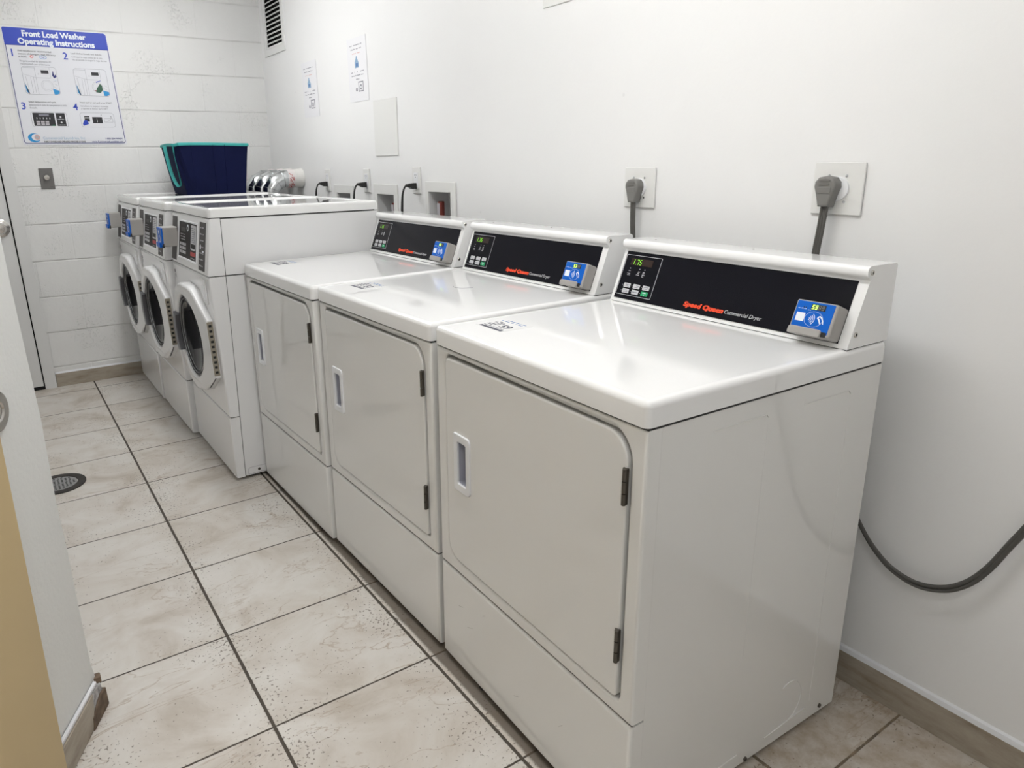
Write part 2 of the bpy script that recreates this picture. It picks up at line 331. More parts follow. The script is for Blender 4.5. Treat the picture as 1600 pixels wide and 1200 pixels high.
class MB:
    def __init__(s): s.v = []; s.f = []; s.m = []; s.mats = []
    def mi(s, m):
        mm = M[m]
        if mm not in s.mats: s.mats.append(mm)
        return s.mats.index(mm)
    def add(s, vs, fs, m):
        k = len(s.v); i = s.mi(m)
        s.v += [tuple(v) for v in vs]
        for f in fs: s.f.append([k+x for x in f]); s.m.append(i)
        return s
    def plate(s, fr, loops, depth, m, bevel=0.0, w0=0.0, seg=3):
        # solid slab: front cap at w0, back at w0-depth; loops[0] outer, the rest holes
        vs, fs = [], []
        prof = [(0.0, -depth), (0.0, -bevel)] + ([(bevel*(1-math.cos(math.pi/2*i/seg)), -bevel*(1-math.sin(math.pi/2*i/seg))) for i in range(1, seg+1)] if bevel else [])
        if not bevel: prof = [(0.0, -depth), (0.0, 0.0)]
        front, back = [], []
        fi, bi = [], []
        for li, lp in enumerate(loops):
            rings = []
            for d, wv in prof:
                l2 = inset(lp, d, 1 if li == 0 else -1) if d else lp
                st = len(vs); vs += [fr(a, b, w0+wv) for a, b in l2]; rings.append((st, l2))
            n = len(lp)
            for r in range(len(rings)-1):
                A, B = rings[r][0], rings[r+1][0]
                for i in range(n):
                    j = (i+1) % n; fs.append([A+i, A+j, B+j, B+i])
            front.append([Vector((a, b, 0)) for a, b in rings[-1][1]]); fi += [rings[-1][0]+i for i in range(n)]
            back.append([Vector((a, b, 0)) for a, b in rings[0][1]]); bi += [rings[0][0]+i for i in range(n)]
        if len(loops) == 1:
            fs.append(list(fi)); fs.append(list(reversed(bi)))
        else:
            for t in tessellate_polygon(front): fs.append([fi[x] for x in t])
            for t in tessellate_polygon(back): fs.append([bi[x] for x in t])
        return s.add(vs, fs, m)
    def box(s, x0, y0, z0, x1, y1, z1, m, bevel=0.0, seg=2):
        bm = bmesh.new(); bmesh.ops.create_cube(bm, size=1)
        for v in bm.verts: v.co = Vector(((x0+x1)/2 + v.co.x*(x1-x0), (y0+y1)/2 + v.co.y*(y1-y0), (z0+z1)/2 + v.co.z*(z1-z0)))
        if bevel: bmesh.ops.bevel(bm, geom=bm.edges[:], offset=bevel, segments=seg, profile=0.5, affect='EDGES')
        bm.verts.index_update()
        s.add([v.co.copy() for v in bm.verts], [[v.index for v in f.verts] for f in bm.faces], m); bm.free(); return s
    def prism(s, prof, fr, t0, t1, m):
        # prof: closed 2D polygon, extruded along a third coordinate; fr(p, q, t)
        n = len(prof); vs = [fr(p, q, t0) for p, q in prof] + [fr(p, q, t1) for p, q in prof]
        fs = [[i, (i+1) % n, n+(i+1) % n, n+i] for i in range(n)]
        for t in tessellate_polygon([[Vector((p, q, 0)) for p, q in prof]]):
            fs.append(list(t)); fs.append([n+x for x in t])
        return s.add(vs, fs, m)
    def tube(s, pts, r, m, n=10, squash=None, cap=True):
        pts = [Vector(p) for p in pts]; vs, fs = [], []
        rs = r if isinstance(r, (list, tuple)) else [r]*len(pts)
        ref = None
        for i, p in enumerate(pts):
            t = (pts[min(i+1, len(pts)-1)] - pts[max(i-1, 0)]).normalized()
            if ref is None:
                ref = Vector((0, 0, 1)) if abs(t.z) < 0.9 else Vector((0, 1, 0))
            a = (ref - t*ref.dot(t)).normalized(); ref = a; b = t.cross(a)
            for k in range(n):
                th = 2*math.pi*k/n
                vs.append(p + (a*math.cos(th)*(squash[0] if squash else 1) + b*math.sin(th)*(squash[1] if squash else 1))*rs[i])
        for i in range(len(pts)-1):
            for k in range(n): fs.append([i*n+k, i*n+(k+1) % n, (i+1)*n+(k+1) % n, (i+1)*n+k])
        if cap: fs.append(list(range(n))[::-1]); fs.append([(len(pts)-1)*n+k for k in range(n)])
        return s.add(vs, fs, m)
    def lathe(s, fr, ca, cb, prof, m, n=32, cap=True):
        # prof: list of (radius, w); axis along w through (ca, cb)
        vs, fs = [], []
        for r, wv in prof:
            for k in range(n):
                th = 2*math.pi*k/n; vs.append(fr(ca + max(r, 1e-5)*math.cos(th), cb + max(r, 1e-5)*math.sin(th), wv))
        for i in range(len(prof)-1):
            for k in range(n): fs.append([i*n+k, i*n+(k+1) % n, (i+1)*n+(k+1) % n, (i+1)*n+k])
        if cap: fs.append(list(range(n))[::-1]); fs.append([(len(prof)-1)*n+k for k in range(n)])
        else:
            L = len(prof)-1
            for k in range(n): fs.append([L*n+k, L*n+(k+1) % n, (k+1) % n, k])
        return s.add(vs, fs, m)
    def text(s, body, fr, a, b, size, m, align='LEFT', flip=True, shear=0.0, bold=0.0, w=0.0006, width=None, thick=0.0002):
        # flip: reading direction runs towards -a (for faces seen with +a on the left)
        c = bpy.data.curves.new('t', 'FONT'); c.body = body; c.size = size; c.align_x = align; c.shear = shear; c.offset = bold
        c.extrude = thick; c.resolution_u = 3
        o = bpy.data.objects.new('t', c); COL.objects.link(o)
        me = bpy.data.meshes.new_from_object(o.evaluated_get(bpy.context.evaluated_depsgraph_get()))
        bpy.data.objects.remove(o); bpy.data.curves.remove(c)
        vs = [v.co.copy() for v in me.vertices]
        if vs:
            k = 1.0
            if width:
                x0, x1 = min(v.x for v in vs), max(v.x for v in vs); k = width/(x1-x0)
                if align == 'LEFT':
                    for v in vs: v.x -= x0
            s.add([fr(a + (-v.x*k if flip else v.x*k), b + v.y, w + v.z) for v in vs], [list(p.vertices) for p in me.polygons], m)
        bpy.data.meshes.remove(me); return s
    def micro(s, fr, a, b, length, h, m, flip=True, w=0.0006, seed=0):
        # a line of print too small to read: a row of little marks
        rr = random.Random(seed + int(length*1e4)); x = 0.0; sg = -1 if flip else 1
        while x < length:
            ww = h*rr.uniform(0.35, 0.8)
            if rr.random() < 0.8:
                hh = h*rr.uniform(0.6, 1.0)
                p = sorted([a+sg*x, a+sg*(x+ww)])
                s.plate(fr, [rect(p[0], b, p[1], b+hh)], 0.0002, m, w0=w)
            x += ww + h*0.22
        return s
    def build(s, name, parent=None, smooth=True, angle=38):
        me = bpy.data.meshes.new(name); me.from_pydata(s.v, [], s.f)
        for mm in s.mats: me.materials.append(mm)
        for p, i in zip(me.polygons, s.m): p.material_index = i
        bm = bmesh.new(); bm.from_mesh(me); bmesh.ops.recalc_face_normals(bm, faces=bm.faces); bm.to_mesh(me); bm.free()
        if smooth:
            me.shade_smooth(); me.set_sharp_from_angle(angle=math.radians(angle))
        o = bpy.data.objects.new(name, me); COL.objects.link(o)
        if smooth:
            md = o.modifiers.new('normals', 'WEIGHTED_NORMAL'); md.keep_sharp = True
        if parent: o.parent = parent
        return o
def empty(name, loc, rz=0.0, ry=0.0):
    o = bpy.data.objects.new(name, None); COL.objects.link(o); o.location = loc; o.rotation_euler = (0, ry, rz); o.empty_display_size = 0.1
    return o
def tag(o, label, cat, group=None):
    o['label'] = label; o['category'] = cat
    if group: o['group'] = group
    return o
def struct(o): o['kind'] = 'structure'; return o
def smooth_path(pts, n=8):
    P = [Vector(p) for p in pts]; out = []
    for i in range(len(P)-1):
        p0, p1, p2, p3 = P[max(i-1, 0)], P[i], P[i+1], P[min(i+2, len(P)-1)]
        for k in range(n):
            t = k/n
            out.append(0.5*((2*p1) + (-p0+p2)*t + (2*p0-5*p1+4*p2-p3)*t*t + (-p0+3*p1-3*p2+p3)*t**3))
    out.append(P[-1]); return out

# ------------------------------------------------------------------ the room
YF, XL, YN = 4.103, -2.60, -1.80
BOXES = [(2.845, 3.025, 0.985, 1.150, 2.808, 3.062, 0.945, 1.190), (2.350, 2.532, 0.985, 1.157, 2.315, 2.543+0.02, 0.945, 1.203), (1.842, 2.028, 1.000, 1.180, 1.805, 2.052, 0.960, 1.221)]
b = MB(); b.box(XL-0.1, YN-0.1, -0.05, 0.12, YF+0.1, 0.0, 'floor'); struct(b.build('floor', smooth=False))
b = MB(); b.box(XL-0.1, YN-0.1, CEIL, 0.12, YF+0.1, CEIL+0.05, 'ceiling'); struct(b.build('ceiling', smooth=False))
b = MB(); b.plate(fr_front(0.0), [rect(YN-0.1, 0, YF, CEIL)] + [rect(h[0], h[2], h[1], h[3]) for h in BOXES] + [rect(3.715, 2.03, 3.985, 2.40)], 0.12, 'wall')
struct(b.build('wall_right', smooth=False))
b = MB(); b.box(XL, YF, 0, 0.12, YF+0.1, CEIL, 'block'); struct(b.build('wall_far', smooth=False))
b = MB(); b.box(XL-0.1, YN, 0, XL, YF, CEIL, 'wall'); struct(b.build('wall_left', smooth=False))
b = MB(); b.box(XL-0.1, YN-0.1, 0, 0.0, YN, CEIL, 'wall'); struct(b.build('wall_near', smooth=False))

# wall end at the left of the opening, its corner slightly battered
def stub():
    zs = [0.0, 0.085, 0.13, 0.30, 0.45, 0.57, 0.78, 0.92, 1.08, 1.30, CEIL]
    xs = [-1.622, -1.623, -1.629, -1.632, -1.634, -1.638, -1.638, -1.643, -1.648, -1.652, -1.660]
    vs, fs = [], []
    for z, x in zip(zs, xs):
        vs += [(x, 1.0, z), (-1.746, 0.762, z), (-2.06, 0.155, z), (-2.16, 0.20, z), (-1.80, 1.08, z), (x-0.05, 1.06, z)]
    n = 6
    for i in range(len(zs)-1):
        for k in range(n): fs.append([i*n+k, i*n+(k+1) % n, (i+1)*n+(k+1) % n, (i+1)*n+k])
    fs.append(list(range(n))); fs.append([(len(zs)-1)*n+k for k in range(n)])
    m_ = MB(); m_.add(vs, fs, 'wall_rough'); return struct(m_.build('wall_entry', angle=30))
stub()
# skirting tiles at the foot of the wall end: sound grey tile, broken corner piece
D = Vector((-0.46, -0.89, 0)).normalized(); NRM = Vector((0.89, -0.46, 0)).normalized()
def fr_diag(off=0.0):
    return lambda a, b_, w_: Vector((-1.622, 1.0, 0)) + D*a + NRM*(w_+off) + Vector((0, 0, b_))
b = MB(); b.plate(fr_diag(), [[(0.082, 0.0), (0.70, 0.0), (0.70, 0.083), (0.055, 0.083), (0.060, 0.045)]], 0.011, 'bb', bevel=0.002, w0=0.013)
struct(b.build('baseboard_entry'))
b = MB(); b.plate(fr_diag(), [[(0.0, 0.0), (0.082, 0.0), (0.058, 0.05), (0.052, 0.083), (0.004, 0.075), (-0.004, 0.04)]], 0.013, 'broken', bevel=0.003, w0=0.010)
b.plate(fr_diag(), [[(-0.010, 0.0), (0.080, 0.0), (0.074, 0.030), (0.02, 0.055), (-0.006, 0.052)]], 0.010, 'broken_brown', bevel=0.002, w0=0.016)
b.box(-1.632, 0.99, 0.075, -1.612, 1.012, 0.092, 'broken_brown', bevel=0.003)
struct(b.build('trim_3'))
b = MB(); b.plate(fr_diag(), [[(0.02, 0.083), (0.70, 0.083), (0.70, 0.098), (0.02, 0.092)]], 0.008, 'caulk', bevel=0.003, w0=0.009)
struct(b.build('trim_4'))

# skirting of the far and right walls, with the caulk line on top
b = MB()
for x0, x1 in ((-1.485, -0.937), (-0.934, -0.531), (-0.528, -0.125), (-0.122, -0.011)):
    b.box(x0, YF-0.010, 0.0, x1, YF, 0.083, 'bb', bevel=0.0015)
struct(b.build('baseboard_far'))
b = MB()
y = YF-0.011
while y > YN:
    y1 = max(YN, y-0.405); b.box(-0.010, y1+0.001, 0.0, 0.0, y-0.001, 0.083, 'bb', bevel=0.0015); y = y1
struct(b.build('baseboard_right'))
b = MB(); b.prism([(0, 0.083), (-0.009, 0.083), (-0.006, 0.094), (0, 0.098)], lambda p, q, t: Vector((p, t, q)), YN, YF-0.002, 'caulk')
struct(b.build('trim_1')); b = MB()
b.prism([(YF, 0.083), (YF-0.008, 0.083), (YF-0.004, 0.091), (YF, 0.093)], lambda p, q, t: Vector((t, p, q)), -1.485, -0.002, 'caulk')
struct(b.build('trim_5'))

# far door: casing, dark gap, leaf, knob
b = MB()
def sk(z): return -0.021*z
def skp(p, q, t): return Vector((p + sk(q), t, q))
b.prism([(-1.548, 0.0), (-1.4855, 0.0), (-1.4855, 2.16), (-1.548, 2.16)], skp, YF-0.022, YF, 'door_white')
b.prism([(-2.56, 2.07), (-1.548, 2.07), (-1.548, 2.16), (-2.56, 2.16)], skp, YF-0.022, YF, 'door_white')
struct(b.build('trim_2'))
dr = struct(empty('door_1', (-1.556, YF, 0)))
b = MB(); b.prism([(-0.9, 0.022), (0.0, 0.022), (0.0, 2.065), (-0.9, 2.065)], skp, -0.016, -0.001, 'door_white'); b.build('leaf', dr)
b = MB(); b.prism([(0.0005, 0.0), (0.0075, 0.0), (0.0075, 2.065), (0.0005, 2.065)], skp, -0.010, -0.001, 'gap'); b.box(-0.9, -0.016, 0.001, 0.005, -0.002, 0.021, 'gap'); b.build('shadow_gap', dr)
b = MB(); b.lathe(lambda a, c, w_: Vector((a, -0.016-w_, c)), -0.078, 0.985, [(0.052, 0.0), (0.052, 0.006), (0.040, 0.012), (0.018, 0.016), (0.016, 0.030), (0.030, 0.036), (0.034, 0.050), (0.026, 0.062), (0.001, 0.066)], 'chrome')
b.build('door_knob', dr)
# near beige door leaf folded back against the wall end
dn = struct(empty('door_2', (0, 0, 0)))
b = MB(); b.plate(fr_diag(), [rect(0.2665, 0.006, 1.07, 2.06)], 0.036, 'door_beige', bevel=0.002, w0=0.040); b.build('leaf', dn)
# round chrome strike on the wall end
b = MB(); b.lathe(fr_diag(), 0.193, 0.858, [(0.040, 0.0), (0.040, 0.003), (0.034, 0.006), (0.020, 0.005), (0.017, 0.002), (0.010, 0.004), (0.001, 0.006)], 'chrome')
tag(b.build('lock_rosette'), 'round chrome lock plate on the rough white wall end at the left edge', 'lock')

# ceiling lights
for (fx_, fy_), side in zip(FIXTURES, ('dryers', 'washers', 'entry')):
    t = tag(empty('ceiling_light', (fx_, fy_, CEIL)), 'long ceiling light over the %s' % side, 'light', 'ceiling lights')
    hl = 0.30 if side == 'entry' else 0.60
    b = MB(); b.box(-0.15, -hl-0.02, -0.05, 0.15, hl+0.02, -0.001, 'vent_white', bevel=0.004); b.build('housing', t)
    b = MB(); b.box(-0.13, -hl, -0.085, 0.13, hl, -0.051, 'lamp', bevel=0.006); b.build('diffuser', t)

# floor drain
t = tag(empty('floor_drain', (-1.60, 2.515, 0.0)), 'round floor drain with dark iron ring and perforated grey grate', 'drain')
b = MB(); b.plate(fr_up(0), [circ(0, 0, 0.106, 40), circ(0, 0, 0.074, 40)], 0.004, 'drain_iron', bevel=0.0015, w0=0.005); b.build('ring', t)
b = MB(); b.plate(fr_up(0), [circ(0, 0, 0.072, 40)], 0.003, 'drain_steel', w0=0.004)
for i in range(-5, 6):
    for j in range(-5, 6):
        if math.hypot(i, j) < 4.3: b.plate(fr_up(0), [circ(i*0.0145, j*0.0145, 0.0046, 8)], 0.0002, 'black', w0=0.0044)
b.build('grate', t)

# ------------------------------------------------------------------ tumble dryers
DW = 0.683
def seven(b, fr, ch, a, bb, h, m, slant=0.15, th=None):
    # seven segment digit, left edge at a (reading towards -a), base at bb
    w_ = h*0.50; t_ = th or h*0.15
    segs = {'0': 'abcdef', '1': 'bc', '2': 'abged', '3': 'abgcd', '5': 'afgcd', '7': 'abc', '8': 'abcdefg', '9': 'abfgcd', 'l': 'ef'}[ch]
    def q(x0, y0, x1, y1):
        b.plate(fr, [[(a-(x+slant*y), bb+y) for x, y in ((x0, y0), (x1, y0), (x1, y1), (x0, y1))]], 0.0003, m, w0=0.0012)
    if 'a' in segs: q(0, h-t_, w_, h)
    if 'g' in segs: q(0, h/2-t_/2, w_, h/2+t_/2)
    if 'd' in segs: q(0, 0, w_, t_)
    if 'f' in segs: q(0, h/2, t_, h)
    if 'b' in segs: q(w_-t_, h/2, w_, h)
    if 'e' in segs: q(0, 0, t_, h/2)
    if 'c' in segs: q(w_-t_, 0, w_, h/2)

def reader(parent, fr, digits, dark=('8', '8')):
    # fr(a, b, w): a sideways (left is +a), b upward, w out of the machine; unit is 0.083 wide, 0.071 high
    o = MB()
    # casing: front narrower than the root on the near side
    def casing(a, bb, w_):
        return fr(a, bb, w_)
    o.plate(casing, [rrect(0.0, 0.0, 0.090, 0.071, [0.006, 0.003, 0.004, 0.006])], 0.036, 'reader_grey', bevel=0.004, w0=0.036)
    r = o.build('card_reader', parent); r['label'] = 'grey and blue tap card reader'
    o = MB(); o.plate(fr, [rrect(0.0065, 0.006, 0.0865, 0.0685, 0.002)], 0.002, 'blue', bevel=0.0004, w0=0.0366); f = o.build('reader_face', r); f['label'] = 'blue reader face with white wave symbol'
    F = lambda a, bb, w_: fr(a, bb, w_+0.0366)
    o = MB()
    o.plate(F, [circ(0.043, 0.0335, 0.0195, 32, ry=0.0160), circ(0.043, 0.0335, 0.0191, 32, ry=0.0156)], 0.0003, 'white_print', w0=0.0004)
    for k, rr_ in enumerate((0.004, 0.0075, 0.011, 0.0145)):
        outer = circ(0.0555, 0.0335, rr_+0.0006, 10, 132, 228); inner = circ(0.0555, 0.0335, rr_-0.0006, 10, 132, 228)
        o.plate(F, [outer + inner[::-1]], 0.0003, 'white_print', w0=0.0004)
    # hand
    hp = [(0.035, 0.040), (0.031, 0.043), (0.026, 0.040), (0.022, 0.034), (0.020, 0.026), (0.0215, 0.026), (0.024, 0.033), (0.028, 0.038), (0.031, 0.040), (0.033, 0.038), (0.030, 0.035), (0.026, 0.026), (0.028, 0.026), (0.033, 0.034), (0.036, 0.037)]
    o.plate(F, [hp], 0.0003, 'white_print', w0=0.0004)
    o.micro(F, 0.082, 0.0520, 0.018, 0.0014, 'white_print', w=0.0004, seed=3); o.micro(F, 0.060, 0.0505, 0.006, 0.0012, 'white_print', w=0.0004, seed=4)
    for cx_ in (0.070, 0.0655): o.plate(F, [circ(cx_, 0.0555, 0.0014, 8)], 0.0003, 'black', w0=0.0004)
    o.plate(F, [rect(0.063, 0.026, 0.0815, 0.0435)], 0.0003, 'white_print', w0=0.0004)
    o.build('wave_symbol', r)
    o = MB(); o.plate(F, [rect(0.0245, 0.0525, 0.055, 0.0645)], 0.0004, 'black', w0=0.0006)
    for k, ch in enumerate(digits): seven(o, F, ch, 0.0535-k*0.0068, 0.0538, 0.0092, 'led_bright', th=0.0013)
    for k, ch in enumerate(dark): seven(o, F, ch, 0.0395-k*0.0068, 0.0538, 0.0092, 'led_off', th=0.0010)
    o.build('reader_display', r)
    o = MB(); o.plate(fr, [rrect(0.018, -0.002, 0.0885, 0.0145, [0.004, 0.002, 0.006, 0.006])], 0.010, 'reader_grey', bevel=0.002, w0=0.0415); o.build('card_ledge', r)
    o = MB(); o.box(0, 0, 0, 1, 1, 1, 'black')
    o.v = [tuple(fr(0.008+0.010*x, 0.001+0.010*y, 0.0365+0.0008*z)) for x, y, z in o.v]; o.build('sensor_slot', r)
    return r

def make_dryer(i, X, Y, R, lean, label, digits, scuffs=False):
    t = tag(empty('clothes_dryer', (X, Y, 0.0), R, lean), label, 'dryer', 'commercial dryers along the right wall')
    # cabinet with pressed lines on its side
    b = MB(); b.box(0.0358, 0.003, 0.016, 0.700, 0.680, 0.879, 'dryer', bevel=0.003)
    b.box(0.031, 0.0050, 0.018, 0.038, 0.678, 0.877, 'black')
    S = lambda a, c, w_: Vector((a, 0.003 - w_, c))
    for x0, x1, z in ((0.167, 0.321, 0.842), (0.433, 0.589, 0.838)):
        b.tube([S(x0, z-0.001, 0.0), S(x0+0.03, z, 0.0004), S(x1-0.006, z, 0.0010), S(x1, z-0.006, 0.0008)], 0.0012, 'dryer', n=6)
    b.tube([S(x_, z_, 0.0002) for x_, z_ in ((0.321, 0.82), (0.321, 0.30))], 0.00035, 'dryer', n=6)
    b.tube([S(x_, z_, 0.0002) for x_, z_ in ((0.592, 0.80), (0.594, 0.07))], 0.0006, 'dryer', n=6)
    b.tube([S(0.505+0.050*math.cos(a), 0.108+0.055*math.sin(a), 0.0006) for a in [math.radians(x) for x in range(-80, 125, 8)]], 0.0012, 'dryer', n=6)
    b.tube([S(0.43, 0.047, 0.0006), S(0.578, 0.058, 0.0008)], 0.0014, 'dryer', n=6)
    b.tube([S(0.20, 0.047, 0.0006), S(0.335, 0.052, 0.0008)], 0.0014, 'dryer', n=6)
    b.build('cabinet', t)
    for x_, z_ in ((0.367, 0.025), (0.641, 0.034)):
        b = MB(); b.lathe(S, x_, z_, [(0.0055, 0.0), (0.005, 0.003), (0.002, 0.003), (0.001, 0.0015)], 'hinge', n=12); b.build('cabinet_screw', t)
    for fx_, fy_ in ((0.09, 0.05), (0.09, 0.63), (0.63, 0.05), (0.63, 0.63)):
        b = MB(); b.lathe(fr_up(0), fx_, fy_, [(0.018, 0.0005), (0.018, 0.008), (0.007, 0.010), (0.007, 0.017)], 'black', n=16); b.build('foot', t)
    # front
    b = MB(); b.plate(fr_front(0), [rect(0.0, 0.297, DW, 0.8785), rrect(0.0335, 0.3285, 0.6435, 0.8665, [0.014, 0.052, 0.018, 0.056])], 0.033, 'dryer', bevel=0.007); b.build('front_panel', t)
    b = MB(); b.plate(fr_front(0), [rect(0.0, 0.016, DW, 0.2925)], 0.033, 'dryer', bevel=0.008)
    b.box(0.004, 0.50, 0.008, 0.02, 0.515, 0.018, 'black'); b.box(0.004, 0.10, 0.008, 0.02, 0.115, 0.018, 'black')
    if scuffs:
        for (y_, z_, dy_, dz_) in ((0.60, 0.20, 0.02, 0.006), (0.56, 0.16, 0.025, 0.012), (0.36, 0.10, 0.02, 0.01), (0.20, 0.14, 0.012, 0.012), (0.09, 0.07, 0.010, 0.016), (0.49, 0.235, 0.012, 0.008)):
            b.tube([fr_front(0)(y_, z_, 0.0), fr_front(0)(y_-dy_, z_+dz_, 0.0)], 0.0005, 'reader_grey', n=5)
    b.build('lower_panel', t)
    b = MB(); b.box(0.006, 0.003, 0.2925, 0.034, 0.680, 0.297, 'black'); b.build('seam_shade', t); b = MB(); b.box(0.003, 0.0015, 0.8785, 0.69, 0.6815, 0.8835, 'black')
    b.build('seam_shade', t)  # black strips stand in for the shade in the panel gaps
    # door
    pk = rrect(0.543, 0.546, 0.592, 0.668, 0.006)
    d_out = rrect(0.0405, 0.3325, 0.6405, 0.8590, [0.010, 0.048, 0.014, 0.052])
    b = MB(); b.plate(fr_front(0), [d_out, pk], 0.022, 'dryer', bevel=0.004, w0=0.0015); d = b.build('door', t)
    b = MB(); b.plate(fr_front(0), [rrect(0.034, 0.329, 0.643, 0.866, [0.012, 0.05, 0.016, 0.054])], 0.004, 'black', w0=-0.026); b.build('door_seal', d)
    b = MB(); b.plate(fr_front(0), [rrect(0.533, 0.533, 0.603, 0.681, [0.012, 0.004, 0.004, 0.012]), rrect(0.549, 0.553, 0.587, 0.661, 0.004)], 0.006, 'plastic_white', bevel=0.002, w0=0.006)
    b.plate(fr_front(0), [rrect(0.5445, 0.5475, 0.5905, 0.6665, 0.005), rrect(0.549, 0.553, 0.587, 0.661, 0.004)], 0.018, 'pocket', w0=0.0)
    b.plate(fr_front(0), [rrect(0.5445, 0.5475, 0.5905, 0.6665, 0.005)], 0.002, 'pocket', w0=-0.018)
    h_ = b.build('door_handle', d); h_['label'] = 'white framed recessed pull with grey inside'
    for z_ in (0.448, 0.766):
        b = MB(); yh = 0.0405
        b.box(-0.0045, yh-0.003, z_-0.034, 0.002, yh+0.007, z_+0.034, 'hinge', bevel=0.001)
        for k in range(3): b.tube([(-0.006, yh, z_-0.034+k*0.023), (-0.006, yh, z_-0.034+k*0.023+0.021)], 0.0042, 'hinge', n=10)
        b.build('hinge', d)
    # top panel with a slightly sunk field
    b = MB()
    lp = rrect(-0.004, -0.001, 0.700, DW+0.001, 0.012)
    rings = [(0.0, 0.0), (0.0, 0.033), (0.002, 0.039), (0.006, 0.0430), (0.010, 0.0445), (0.019, 0.0448), (0.022, 0.0438)]
    vs, fs = [], []; n = len(lp)
    for d_, z_ in rings: vs += [Vector((x, y_, 0.8835+z_)) for x, y_ in rrect(-0.004+d_, -0.001+d_, 0.700-d_, DW+0.001-d_, max(0.012-d_, 0.003))]
    for r in range(len(rings)-1):
        for k in range(n): fs.append([r*n+k, r*n+(k+1) % n, (r+1)*n+(k+1) % n, (r+1)*n+k])
    fs.append(list(range(n))); fs.append([(len(rings)-1)*n+k for k in range(n)])
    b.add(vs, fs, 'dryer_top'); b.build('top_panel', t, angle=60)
    ZT = 0.8835+0.0438
    # sticker
    T = lambda a, c, w_: Vector((c, a, ZT + w_))          # a sideways, c depth
    b = MB(); b.plate(T, [rect(0.535, 0.085, 0.637, 0.178)], 0.0003, 'dryer_top', w0=0.0004)
    b.plate(T, [rect(0.540, 0.088, 0.628, 0.098)], 0.0002, 'tag_blue', w0=0.0006)
    b.micro(T, 0.628, 0.102, 0.080, 0.004, 'tag_blue', seed=i)
    b.text(digits, T, 0.585, 0.112, 0.036, 'tag_blue', bold=0.0006)
    for k in range(5): b.micro(T, 0.632, 0.112+k*0.008, 0.036, 0.005, 'tag_blue', seed=i*7+k)
    b.micro(T, 0.632, 0.158, 0.085, 0.005, 'ink_blue', seed=i+31); b.micro(T, 0.620, 0.168, 0.070, 0.004, 'ink_blue', seed=i+41)
    st = b.build('sticker', t); st['label'] = 'printed sticker on the top panel'
    if i == 2:
        b = MB(); b.tube(smooth_path([T(0.40, 0.335, 0.0), T(0.375, 0.325, 0.0), T(0.352, 0.335, 0.0), T(0.335, 0.365, 0.0)]), 0.0007, 'ink', n=5); b.build('scratch', t)
    # console housing
    c0, c1 = 0.002, 0.668 if i != 1 else 0.669
    s_ = Vector((0.050, 0.128)).normalized(); sx, sz = s_.x, s_.y
    prof = [(0.553, 0.9285), (0.553+sx*0.143, 0.9300+sz*0.143), (0.6030, 1.0655), (0.6005, 1.0680), (0.5965, 1.0700), (0.5935, 1.0735), (0.5925, 1.0780), (0.5925, 1.0825), (0.5940, 1.0870), (0.5975, 1.0905), (0.603, 1.0925), (0.692, 1.0915), (0.698, 1.0895), (0.700, 1.085), (0.700, 0.9285)]
    b = MB(); b.prism(prof, lambda p, q, tt: Vector((p, tt, q)), c0, c1, 'dryer_top'); con = b.build('console', t, angle=32)
    md = con.modifiers.new('edges', 'BEVEL'); md.width = 0.0025; md.segments = 2; md.limit_method = 'ANGLE'; md.angle_limit = math.radians(50)
    con.modifiers.move(1, 0)
    b = MB(); b.box(0.5545, c0+0.002, 0.9265, 0.69, c1-0.002, 0.9287, 'black'); b.build('console_seal', con)
    for x_, z_ in ((0.608, 1.079), (0.577, 0.957)):
        b = MB(); b.lathe(lambda a, c, w_: Vector((a, c0 - w_, c)), x_, z_, [(0.0058, -0.001), (0.0058, 0.0012), (0.0046, 0.0024), (0.0034, 0.0022), (0.0030, 0.0006), (0.001, 0.0006)], 'chrome', n=16); b.plate(lambda a, c, w_: Vector((a, c0 - w_, c)), [circ(x_, z_, 0.0028, 12)], 0.0004, 'black', w0=0.0012); b.build('screw', con)
    for y_, x_ in ((0.60, 0.645), (0.31, 0.66)):
        b = MB(); b.lathe(fr_up(1.0918), x_, y_, [(0.003, 0), (0.002, 0.001)], 'hinge', n=10); b.build('screw', con)
    def cp(a, v, w_): return Vector((0.553 + sx*v - sz*w_, a, 0.930 + sz*v + sx*w_))
    b = MB(); b.plate(cp, [rect(0.0230, 0.0078, 0.6575, 0.1395)], 0.0012, 'panel_black', w0=0.0010); pn = b.build('control_panel', t)
    CP = lambda a, v, w_: cp(a, v, w_ + 0.0010)
    b = MB()
    fo = rrect(0.5300, 0.0188, 0.6555, 0.1300, 0.002, 3); fi_ = rrect(0.5310, 0.0198, 0.6545, 0.1290, 0.002, 3)
    b.plate(CP, [fo, fi_], 0.0003, 'panel_text', w0=0.0004)
    for a_, v_, ll in ((0.6300, 0.0932, 0), (0.5958, 0.0935, 0), (0.5776, 0.0934, 0)):
        b.plate(CP, [circ(a_, v_, 0.0013, 8)], 0.0003, 'panel_text', w0=0.0004)
    for a_, v_, L_ in ((0.6330, 0.0850, 0.006), (0.6360, 0.0775, 0.010), (0.6340, 0.0735, 0.009), (0.5990, 0.0850, 0.006), (0.6010, 0.0810, 0.007), (0.6030, 0.0765, 0.012), (0.5820, 0.0855, 0.006), (0.5825, 0.0820, 0.006), (0.5830, 0.0780, 0.008), (0.5850, 0.0735, 0.010)):
        b.micro(CP, a_, v_, L_, 0.0022, 'panel_text', w=0.0004, seed=int(a_*1000))
    b.build('panel_legend', pn)
    b = MB(); b.plate(CP, [rect(0.5575, 0.1025, 0.6345, 0.1215)], 0.0004, 'led_dark', w0=0.0004)
